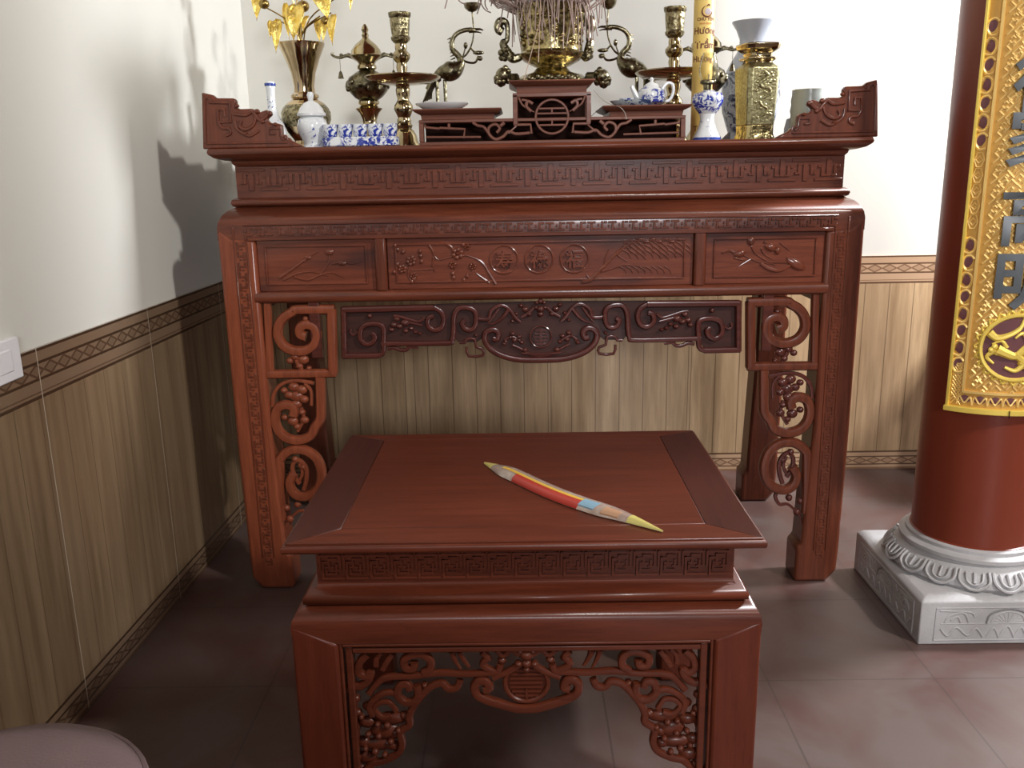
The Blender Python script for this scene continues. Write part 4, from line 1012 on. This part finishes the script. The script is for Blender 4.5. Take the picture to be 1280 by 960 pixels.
# wire by the right tier
m = MB(); m.tube([W(742, 112, .06), W(754, 125, .06), W(765, 131, .05), W(775, 134, .0), W(781, 141, .0), W(783, 149, .0)], .001, 6); m.tube([W(738, 146, .20), W(748, 138, .2), W(760, 134, .2)], .0011, 6)
tag(obj('thin_wire', m, simple('grey_wire', (0.35, 0.33, 0.28), 0.4), origin=tuple(W(742, 112, .06))), 'thin grey wire curling down beside the right tier of the stand', 'wire')

# yellow incense tube
YY = .20; x = W(877, 120, YY).x; k = M(YY); R = 12.6 * k; zt_ = W(880, -30, YY).z
T = thing('incense_tube', 'tall yellow cardboard incense tube with brown lettering standing behind the oil lamp', 'tube', (x, YY, ZT))
m = MB(); m.lathe([(R, ZT), (R, zt_ - .004), (R * .98, zt_)], (x, YY, 0), 40); obj('cylinder', m, YELM, T)
m = MB(); m.lathe([(R * 1.04, zt_ - .03), (R * 1.04, zt_ + .003), (R * .9, zt_ + .004)], (x, YY, 0), 40); obj('cap', m, YELM, T)
def wrap(zc, dx=0): return lambda a, b, e: (x + (R + .0004 + e * .3) * math.sin((a + dx) / R), YY - (R + .0004 + e * .3) * math.cos((a + dx) / R), zc + b)
m = MB()
put_text(m, 'CHU Y\u00caN', .012, wrap(W(880, 25, YY).z), .001)
put_text(m, 'H\u01b0\u01a1ng', .024, wrap(W(879, 41, YY).z), .001); put_text(m, 'Tr\u1ea7m', .026, wrap(W(879, 56, YY).z), .001)
put_text(m, 'H\u01b0\u01a1ng', .022, wrap(W(879, 76, YY).z, -.004), .001); put_text(m, 'Tr\u1ea7m', .02, wrap(W(872, 160, YY).z, -.004), .001)
zc = W(882, 16, YY).z
Wr = wrap(zc, .003)
vs = []
m.tube([Wr(.014 * math.cos(a), .014 * math.sin(a), 0) for a in [2.0 + i * .17 for i in range(26)]], lambda t: .0008 + .0016 * math.sin(PI * t), 6, 1)
m.tube([Wr(-.002, .013, 0), Wr(.004, .017, 0), Wr(.006, .013, 0)], .0018, 6)
obj('lettering', m, BROWN, T)
m = MB(); c = Vector(Wr(.002, -.001, 0)); m.ell(tuple(c), .009, .0012, .009, 14, 6); obj('lotus_mark', m, simple('pale_lilac_print', (0.62, 0.55, 0.62), 0.5), T)
m = MB(); put_text(m, 'NH\u00c0 S\u1ea0CH', .007, wrap(W(880, 31, YY).z), .001); obj('small_lettering', m, simple('orange_print', (0.65, 0.28, 0.08), 0.5), T)

# oil lamp
YO = .05; x = ctr(884, 150, YO)[0]; k = M(YO)
T = thing('oil_lamp', 'blue-and-white porcelain oil lamp with a clear glass chimney', 'oil lamp', (x, YO, ZT))
m = MB(); turned(m, 884, 150, [(7, 113), (10, 115), (17, 117), (19.5, 122), (19.5, 128), (16, 135), (10.5, 142)], YO, base=W(884, 142, YO).z); obj('reservoir', m, PB, T)
m = MB(); turned(m, 884, 150, [(10.4, 141), (8.8, 148), (9.5, 154), (12, 162), (15, 168), (16.5, 171), (16.5, 174)], YO); obj('stand', m, PS, T)
m = MB(); m.lathe([(17.4 * k, ZT + .0005), (17.4 * k, ZT + .006), (15.5 * k, ZT + .009)], (x, YO, 0), 32); obj('foot_band', m, BLUE, T)
m = MB(); turned(m, 884, 110, [(8, 100), (9, 102), (9, 104), (5, 106), (4.5, 113)], YO, base=W(884, 114, YO).z); obj('burner', m, B3, T)
m = MB(); turned(m, 884, 90, [(7, 66), (7.6, 66), (9.5, 74), (12, 86), (11, 95), (7.5, 102), (7, 102), (10.4, 95), (11.4, 86), (9, 74), (7, 67)], YO, base=None or W(884, 102, YO).z)
m = MB(); zA = lambda q: W(884, q, YO).z
m.rings([[(x + r * k * math.cos(2 * PI * j / 28), YO + r * k * math.sin(2 * PI * j / 28), zA(q)) for j in range(28)] for r, q in ((7.5, 102), (11, 95), (12.2, 86), (9.8, 74), (7.4, 66), (6.9, 66), (9.3, 74), (11.7, 86), (10.5, 95), (7.0, 102))], closed=True)
obj('chimney', m, GLASS, T)
m = MB(); m.tube([(x, YO, zA(101)), (x, YO, zA(93))], .002, 6, 1); obj('wick', m, simple('wick_cotton', (0.7, 0.6, 0.45), 0.8), T)

# big white vase behind
YV = .63; x = ctr(939, 100, YV)[0]
T = thing('porcelain_vase', 'large pale porcelain vase with flared mouth behind the square brass vase', 'vase', (x, YV, ZT))
m = MB(); turned(m, 939, 100, [(21, 29), (26, 27), (25.5, 29), (20, 38), (16, 50), (16, 60), (20, 68), (26, 78), (32, 92)], YV, base=W(939, 92, YV).z); obj('neck', m, GREY, T)
m = MB(); turned(m, 939, 100, [(31.9, 91.5), (35, 103), (36, 120), (34, 140), (28, 160), (24, 172), (26, 184), (27, 192)], YV); obj('body', m, PD, T)
# square brass vase with dragon
YG = .10; x = ctr(945, 120, YG)[0]; k = M(YG)
T = thing('square_brass_vase', 'square-shouldered brass vase with a raised dragon on its face', 'vase', (x, YG, ZT))
ROT = math.radians(14)
def octo(hw, z, ch=.28):
    c = hw * (1 - ch); P = [(c, -hw), (hw, -c), (hw, c), (c, hw), (-c, hw), (-hw, c), (-hw, -c), (-c, -hw)]
    return [(x + (a * math.cos(ROT) - b * math.sin(ROT)), YG + (a * math.sin(ROT) + b * math.cos(ROT)), z) for a, b in P]
def vz(py): return W(945, py, YG).z
def vz2(py): return max(vz(py), ZT)
m = MB(); m.rings([octo(18.5 * k, vz(157), .22), octo(21.5 * k, vz(90), .22), octo(21.5 * k, vz(86), .25), octo(16 * k, vz(80), .3)]); obj('body', m, B5, T, bevel=.002)
m = MB(); m.rings([octo(r * k, vz(q), .3) for r, q in ((16, 80), (14.5, 78), (18.5, 75), (18.5, 73), (14, 71), (14.5, 67), (21, 62), (22.5, 57), (21.5, 55), (15, 60))]); obj('neck', m, B1, T, bevel=.001)
m = MB(); m.rings([octo(20 * k, ZT, .25), octo(20 * k, ZT + .004, .25), octo(18.4 * k, vz(168), .25), octo(18.4 * k, vz(157), .25)]); obj('foot', m, B4, T, bevel=.001)
m = MB()
def fc(a, py, d=0): 
    hw = (19.5 + (130 - py) * .035) * k; a *= k; b = -hw - d
    return (x + (a * math.cos(ROT) - b * math.sin(ROT)), YG + (a * math.sin(ROT) + b * math.cos(ROT)), vz(py))
m.tube([fc(-2, 92), fc(4, 97), fc(-6, 104), fc(-4, 110), fc(6, 112), fc(8, 119), fc(0, 123), fc(-6, 127), fc(-2, 133), (fc(5, 137)), fc(4, 143), fc(-2, 146)], lambda t: .0058 * (1 - .6 * t), 8)
random.seed(4)
for i in range(34): m.ell(fc(random.uniform(-12, 12), random.uniform(90, 152)), .0045, .003, .004, 7, 5)
for i in range(6): m.tube([fc(-2 + i * 2, 90), fc(-8 + i * 3.4, 97)], .0018, 5, 1)
obj('dragon_relief', m, B5, T)
# grey cup behind right ear
YP = .26; x = ctr(1009, 140, YP)[0]; k = M(YP)
m = MB(); zA = lambda q: W(1009, q, YP).z
R = []
for r, q in ((17, 175), (20, 168), (21, 150), (19.8, 144), (21, 138), (19.8, 131), (20.5, 125), (19.4, 119), (19.5, 112), (17.8, 112), (17, 150)):
    R.append([(x + r * k * math.cos(2 * PI * j / 8 + .39), YP + r * k * math.sin(2 * PI * j / 8 + .39), max(ZT, zA(q)) if q < 175 else ZT) for j in range(8)])
m.rings(R)
tag(obj('faceted_cup', m, simple('grey_green_glaze', (0.34, 0.37, 0.34), 0.3), origin=(x, YP, ZT), sharp=60), 'grey-green ribbed faceted cup behind the right altar ear', 'cup')
# small dark wooden wedge by the lamp
m = MB(); x = W(907, 168, .16).x; m.prism([(x - .014, ZT), (x + .012, ZT), (x + .010, ZT + .024)], .15, .17); tag(obj('wood_wedge', m, MW['dark'], origin=(x, .16, ZT)), 'tiny dark wooden wedge between the oil lamp and the square brass vase', 'wedge')

# ------------------------------------------------------------------ column with stone base and hanging board
CX, CY, CR = 1.175, -.137, .1525
BXS = .2235
T = thing('stone_plinth', 'carved grey stone plinth with lotus collar under the red column', 'column base', (CX, CY, 0))
m = MB().rect(CX - BXS, CX + BXS, CY - BXS, CY + BXS, [(0, 0), (0, .118), (-.012, .129), (-.03, .133)]); blk = obj('block', m, STONE, T, bevel=.003)
m = MB(); m.lathe([(.205, .130), (.214, .142), (.210, .158), (.192, .176), (.176, .186), (.176, .192), (.182, .196), (.182, .206), (.174, .211), (.166, .213), (.166, .222), (.156, .226)], (CX, CY, 0), 64); col_ = obj('lotus_collar', m, STONE, T)
m = MB()
for i in range(16):
    a = 2 * PI * i / 16; 
    def R3(off, z, r): return (CX + r * math.cos(a + off), CY + r * math.sin(a + off), z)
    m.tube([R3(-.17, .180, .193), R3(-.165, .160, .212), R3(-.08, .145, .218), R3(0, .141, .219), R3(.08, .145, .218), R3(.165, .160, .212), R3(.17, .180, .193)], .0045, 6, 4)
    m.tube([R3(-.10, .178, .196), R3(-.08, .160, .212), R3(0, .152, .216), R3(.08, .160, .212), R3(.10, .178, .196)], .003, 6, 4)
    m.tube([R3(0, .178, .195), R3(0, .156, .214)], .004, 6, 1)
obj('lotus_petals', m, STONE, col_)
def block_face(mb, ax):
    def F(u, z): return (CX + u, CY - BXS - .0, z) if ax == 0 else (CX - BXS, CY + u, z)
    nr = (0, 1, 0) if ax == 0 else (1, 0, 0)
    def tb(pts, r, sm=5): mb.tube([F(a, b) for a, b in pts], r, 6, sm, .8, nrm=nr)
    tb([(-.185, .012), (.185, .012), (.185, .102), (-.185, .102), (-.185, .012)], .0022, 1)
    tb([(-.17, .058), (.17, .058)], .0018, 1)
    for s in (1, -1):
        tb([(s * .0 - .055, .058), (-.045, .085), (0, .098), (.045, .085), (.055, .058)], .003)
    tb([(-.043, .060), (-.033, .080), (0, .090), (.033, .080), (.043, .060)], .002)
    for i in range(9): a = PI * (i + .5) / 9; tb([(.008 * math.cos(a), .060), (.036 * math.cos(a), .062 + .024 * math.sin(a))], .0014, 1)
    for s in (1, -1):
        tb([(s * .10, .062), (s * .115, .088), (s * .15, .080), (s * .16, .062)], .003); tb([(s * .12, .062), (s * .13, .078), (s * .145, .068)], .003)
        tb([(s * .07, .094), (s * .085, .078), (s * .10, .090), (s * .175, .095)], .0025)
        tb([(s * .06, .02), (s * .08, .045), (s * .10, .025), (s * .13, .048), (s * .15, .024), (s * .17, .045)], .0032); tb([(s * .02, .020), (s * .035, .046), (s * .05, .022)], .0028)
    tb([(-.02, .018), (0, .05), (.02, .018)], .003)
m = MB(); block_face(m, 0); block_face(m, 1); obj('relief', m, STONE, blk)
m = MB(); m.lathe([(CR + .004, .222), (CR + .004, .227), (CR, .229), (CR, ZC)], (CX, CY, 0), 96)
tag(obj('red_column', m, LAC, origin=(CX, CY, .222), sharp=30), 'thick round red-brown lacquered column on the carved stone plinth', 'column', )

# curved couplet board hugging the column
RB = .22; TB = .65                                # half angle in radians
zb0, zb1 = .600, 2.35
def BP(u, z, d=0): a = (u - .030) / RB; return (CX + (RB + d) * math.sin(a), CY + .050 - (RB + d) * math.cos(a), z)
HU = RB * TB
BD = thing('couplet_board', 'curved gilded board with dark raised characters hanging on the red column', 'sign board', (CX, CY - .17, zb0))
def bstrip(mb, u0, u1, z0, z1, d0, d1, n=None):
    n = n or max(2, int(abs(u1 - u0) / .012)); R = []
    for i in range(n + 1):
        u = u0 + (u1 - u0) * i / n; R.append([BP(u, z0, d0), BP(u, z0, d1), BP(u, z1, d1), BP(u, z1, d0)])
    mb.rings(R)
m = MB(); bstrip(m, -HU, HU, zb0, zb1, -.008, .0, 36); obj('panel', m, GDK, BD)
m = MB()
bstrip(m, -HU, -HU + .007, zb0, zb1, -.010, .010, 2); bstrip(m, HU - .007, HU, zb0, zb1, -.010, .010, 2)
bstrip(m, -HU - .003, HU + .003, zb0 - .006, zb0 + .008, -.010, .012, 36)
obj('outer_rim', m, GRIM, BD, bevel=.0015, seg=1)
IB = HU - .036
m = MB()
for s in (-1, 1): bstrip(m, s * IB - .003, s * IB + .003, zb0 + .046, zb1, 0, .006, 2)
bstrip(m, -IB, IB, zb0 + .044, zb0 + .050, 0, .006, 30)
obj('inner_rim', m, GILT, BD)
def bt(mb, pts, r, sm=4, tp=0):
    mb.tube([BP(u, z, .001) for u, z in pts], (lambda t: r * (1 - .6 * t)) if tp else r, 5, sm)
# maroon cut-outs with gilt scrolls in the border, honeycomb between
mm = MB(); gg = MB()
for s in (-1, 1):
    uc = s * (HU + IB) / 2; z = zb0 + .115
    for blk_ in range(6):
        for i in range(8 if blk_ != 1 else 7):
            zz = z + i * .042; w2 = .010
            mm.tube([BP(uc - w2 * .5, zz - .012, .0006), BP(uc + w2 * .3 * (1 if i % 2 else -1), zz, .0006), BP(uc + w2 * .4, zz + .013, .0006)], lambda t: .006 + .006 * math.sin(PI * t), 8, 4, .15, nrm=(math.sin(uc / RB), -math.cos(uc / RB), 0))
            q = 1 if i % 2 else -1
            bt(gg, [(uc - q * .012, zz - .018), (uc + q * .002, zz - .021), (uc + q * .011, zz - .008), (uc + q * .009, zz + .010), (uc - q * .004, zz + .016), (uc - q * .012, zz + .008)], .0035)
        z += 8 * .042
        for i in range(5):
            zz = z + .012 + i * .036
            bt(gg, [(uc - .005, zz - .016), (uc + .005, zz - .016), (uc + .011, zz), (uc + .005, zz + .016), (uc - .005, zz + .016), (uc - .011, zz), (uc - .005, zz - .016)], .0022, 1)
            bt(gg, [(uc - .002, zz - .008), (uc + .008, zz), (uc, zz + .008), (uc - .008, zz), (uc, zz - .008)], .002, 1)
        z += .2
# bottom corner lattice and bottom scroll
for s in (-1, 1):
    for i in range(11):
        a = zb0 + .012 + i * .010
        bt(gg, [(s * (HU - .009), a), (s * (IB + .004), a + .03 if a + .03 < zb0 + .12 else zb0 + .12)], .0016, 1); bt(gg, [(s * (HU - .009), min(a + .03, zb0 + .12)), (s * (IB + .004), a)], .0016, 1)
for i in range(-3, 4):
    u = i * .034; mm.tube([BP(u - .010, zb0 + .022, .0006), BP(u, zb0 + .030, .0006), BP(u + .010, zb0 + .022, .0006)], lambda t: .004 + .005 * math.sin(PI * t), 8, 4, .15, nrm=(math.sin(u / RB), -math.cos(u / RB), 0))
    bt(gg, [(u - .017, zb0 + .014), (u - .012, zb0 + .034), (u, zb0 + .018), (u + .012, zb0 + .034), (u + .017, zb0 + .014)], .0026)
obj('border_cutouts', mm, MAROON, BD); obj('border_scrolls', gg, GILT, BD)
# diagonal key ground
m = MB()
def keyl(cx, cz, q, sc=.020):
    for path in ([(-.9, .1), (.0, .1), (.0, .8), (.6, .8)], [(-.1, -.9), (-.1, -.2), (.8, -.2)], [(-.8, -.5), (-.5, -.5), (-.5, -.9)], [(.4, .3), (.8, .3), (.8, .7)]):
        pts = []
        for a, b in path:
            if q: a, b = b, -a
            c_, s_ = math.cos(PI / 4), math.sin(PI / 4); u = cx + sc * (a * c_ - b * s_); z = cz + sc * (a * s_ + b * c_)
            pts.append((u, z))
        if any(abs(p_[0]) > IB - .004 for p_ in pts): continue
        for p0, p1 in zip(pts[:-1], pts[1:]):
            if (p0[0] - p1[0]) ** 2 + (p0[1] - p1[1]) ** 2 > 1e-8:
                m.tube([BP(p0[0], p0[1], .0005), BP(p1[0], p1[1], .0005)], .0026, 4, 1)
nz = 0; zz = zb0 + .07
while zz < 1.75:
    for i in range(-5, 6):
        keyl(i * .033 + (.0165 if nz % 2 else 0), zz, (i + nz) % 2)
    zz += .0235; nz += 1
obj('key_ground', m, GILT, BD)
# medallion
zm = W(1262, 435, CY - .17).z
m = MB(); N = 40; rm = .080
m.rings([[BP(rm * q * math.cos(2 * PI * i / N), zm + rm * q * math.sin(2 * PI * i / N), d) for i in range(N)] for q, d in ((.97, .0), (.97, .0035), (.5, .0035), (.02, .0035))]); md = obj('medallion', m, MAROON, BD)
m = MB()
m.tube([BP(rm * math.cos(2 * PI * i / N), zm + rm * math.sin(2 * PI * i / N), .004) for i in range(N)], .0055, 8, 1, closed=True)
for i in range(24): a = 2 * PI * i / 24; m.tube([BP((rm + .004) * math.cos(a - .1), zm + (rm + .004) * math.sin(a - .1), .002), BP((rm + .013) * math.cos(a), zm + (rm + .013) * math.sin(a), .002), BP((rm + .004) * math.cos(a + .1), zm + (rm + .004) * math.sin(a + .1), .002)], .003, 6, 3)
def mt(pts, r, tp=True): m.tube([BP(u * rm, zm + z * rm, .005) for u, z in pts], (lambda t: r * (1 - .65 * t)) if tp else r, 7, 5, .8)
mt([(-.55, -.05), (-.35, -.15), (-.05, -.25), (.15, -.05), (.4, .25), (.45, .75)], .013); mt([(-.05, -.2), (.2, -.45), (.0, -.7), (-.3, -.6)], .010); mt([(.2, -.05), (.6, .0), (.85, .2)], .011)
mt([(-.8, .45), (-.6, .30), (-.3, .38), (.0, .6), (.1, .9)], .010); mt([(.15, -.1), (.5, -.3), (.8, -.25)], .010); mt([(.1, -.4), (.4, -.65), (.65, -.55)], .009); mt([(-.6, -.1), (-.8, -.3), (-.6, -.5)], .007)
mt([(-.3, .0), (-.45, .2), (-.7, .1)], .006); mt([(.3, .2), (.1, .45), (-.1, .3)], .007)
for u, z in ((-.62, .02), (-.7, -.08), (-.55, -.15)): m.ell(BP(u * rm, zm + z * rm, .006), .008, .006, .008, 8, 6)
obj('dragon_carving', m, GRIM, md)
# characters
random.seed(1)
for ch, py in (('\u5fb7', 100), ('\u5bb6', 172), ('\u9ad8', 270), ('\u660e', 352)):
    m = MB(); zc = W(1270, py, CY - .17).z
    put_text(m, ch, .145, lambda a, b, e, zc=zc: BP(a, zc + b, .007 + e), .0045)
    obj('character', m, INK, BD)
m = MB(); m.tube([BP(-.004, zb0 + .008, .014), BP(-.004, zb0 - .012, .014)], .0012, 6, 1); obj('hook', m, MW['dark'], BD)

# ------------------------------------------------------------------ small things in the room
ys, zs = W(2, 440, 0).y, .872
xw = xl(-.70) + .008
SW = thing('wall_socket', 'white plastic wall socket on the left wall above the panelling', 'wall socket', (xl(-.7), -.72, .80))
m = MB()
yy0, yy1, za, zb = -.775, -.655, .842, .935
def wb(mb, x0, x1, y0, y1, z0, z1): mb.box(x0, x1, y0, y1, z0, z1)
wb(m, xl(-.7) - .001, xl(-.7) + .013, yy0, yy1, .810, .895); obj('plate', m, PLASTIC, SW, bevel=.003)
m = MB(); wb(m, xl(-.7) + .010, xl(-.7) + .015, yy0 + .035, yy1 - .035, .83, .875); obj('switch_key', m, PLASTIC, SW, bevel=.002)
# round cushion stool at lower left
cx, cy = -.80, -1.38
ST = thing('round_stool', 'round stool with a dusty pink padded seat at the lower left corner', 'stool', (cx, cy, 0))
CL = NT('dusty_pink_fabric'); n_ = CL.noise(220, (1, 1, 1), 2); CL.bump(n_, .4, .002); CLM = CL.set(CL.mix(CL.noise(9), (0.10, 0.065, 0.066), (0.14, 0.095, 0.093)), 0.9)
m = MB(); m.lathe([(.15, .30), (.19, .305), (.205, .325), (.205, .35), (.19, .37), (.15, .384), (.08, .392), (.001, .394)], (cx, cy, 0), 48); obj('seat', m, CLM, ST)
m = MB(); m.tube([(cx + .204 * math.cos(2 * PI * i / 48), cy + .204 * math.sin(2 * PI * i / 48), .352) for i in range(48)], .005, 6, 1, closed=True); obj('piping', m, CLM, ST)
for i in range(4):
    a = PI / 4 + i * PI / 2; m = MB(); m.tube([(cx + .13 * math.cos(a), cy + .13 * math.sin(a), .305), (cx + .16 * math.cos(a), cy + .16 * math.sin(a), 0)], .014, 10, 1); obj('leg', m, MW['dark'], ST)
# dark cabinet behind the column
KB = thing('dark_cabinet', 'dark wooden cabinet standing against the back wall behind the column', 'cabinet', (1.95, .72, 0))
m = MB().rect(1.66, 2.3, .50, .97, [(0, .06), (0, .62), (.012, .625), (.015, .645), (.01, .65)]); obj('body', m, MW['dark'], KB, bevel=.003)
m = MB().rect(1.66, 2.3, .50, .97, [(-.01, 0), (-.01, .06)]); obj('plinth', m, MW['dark'], KB)
for xx in (1.68, 1.985):
    m = MB().box(xx, xx + .295, .488, .50, .08, .60); d_ = obj('door', m, MW['dark'], KB, bevel=.003)
    obj('knob', MB().ell((xx + (.27 if xx < 1.8 else .03), .478, .36), .012, .012, .012), B1, d_)
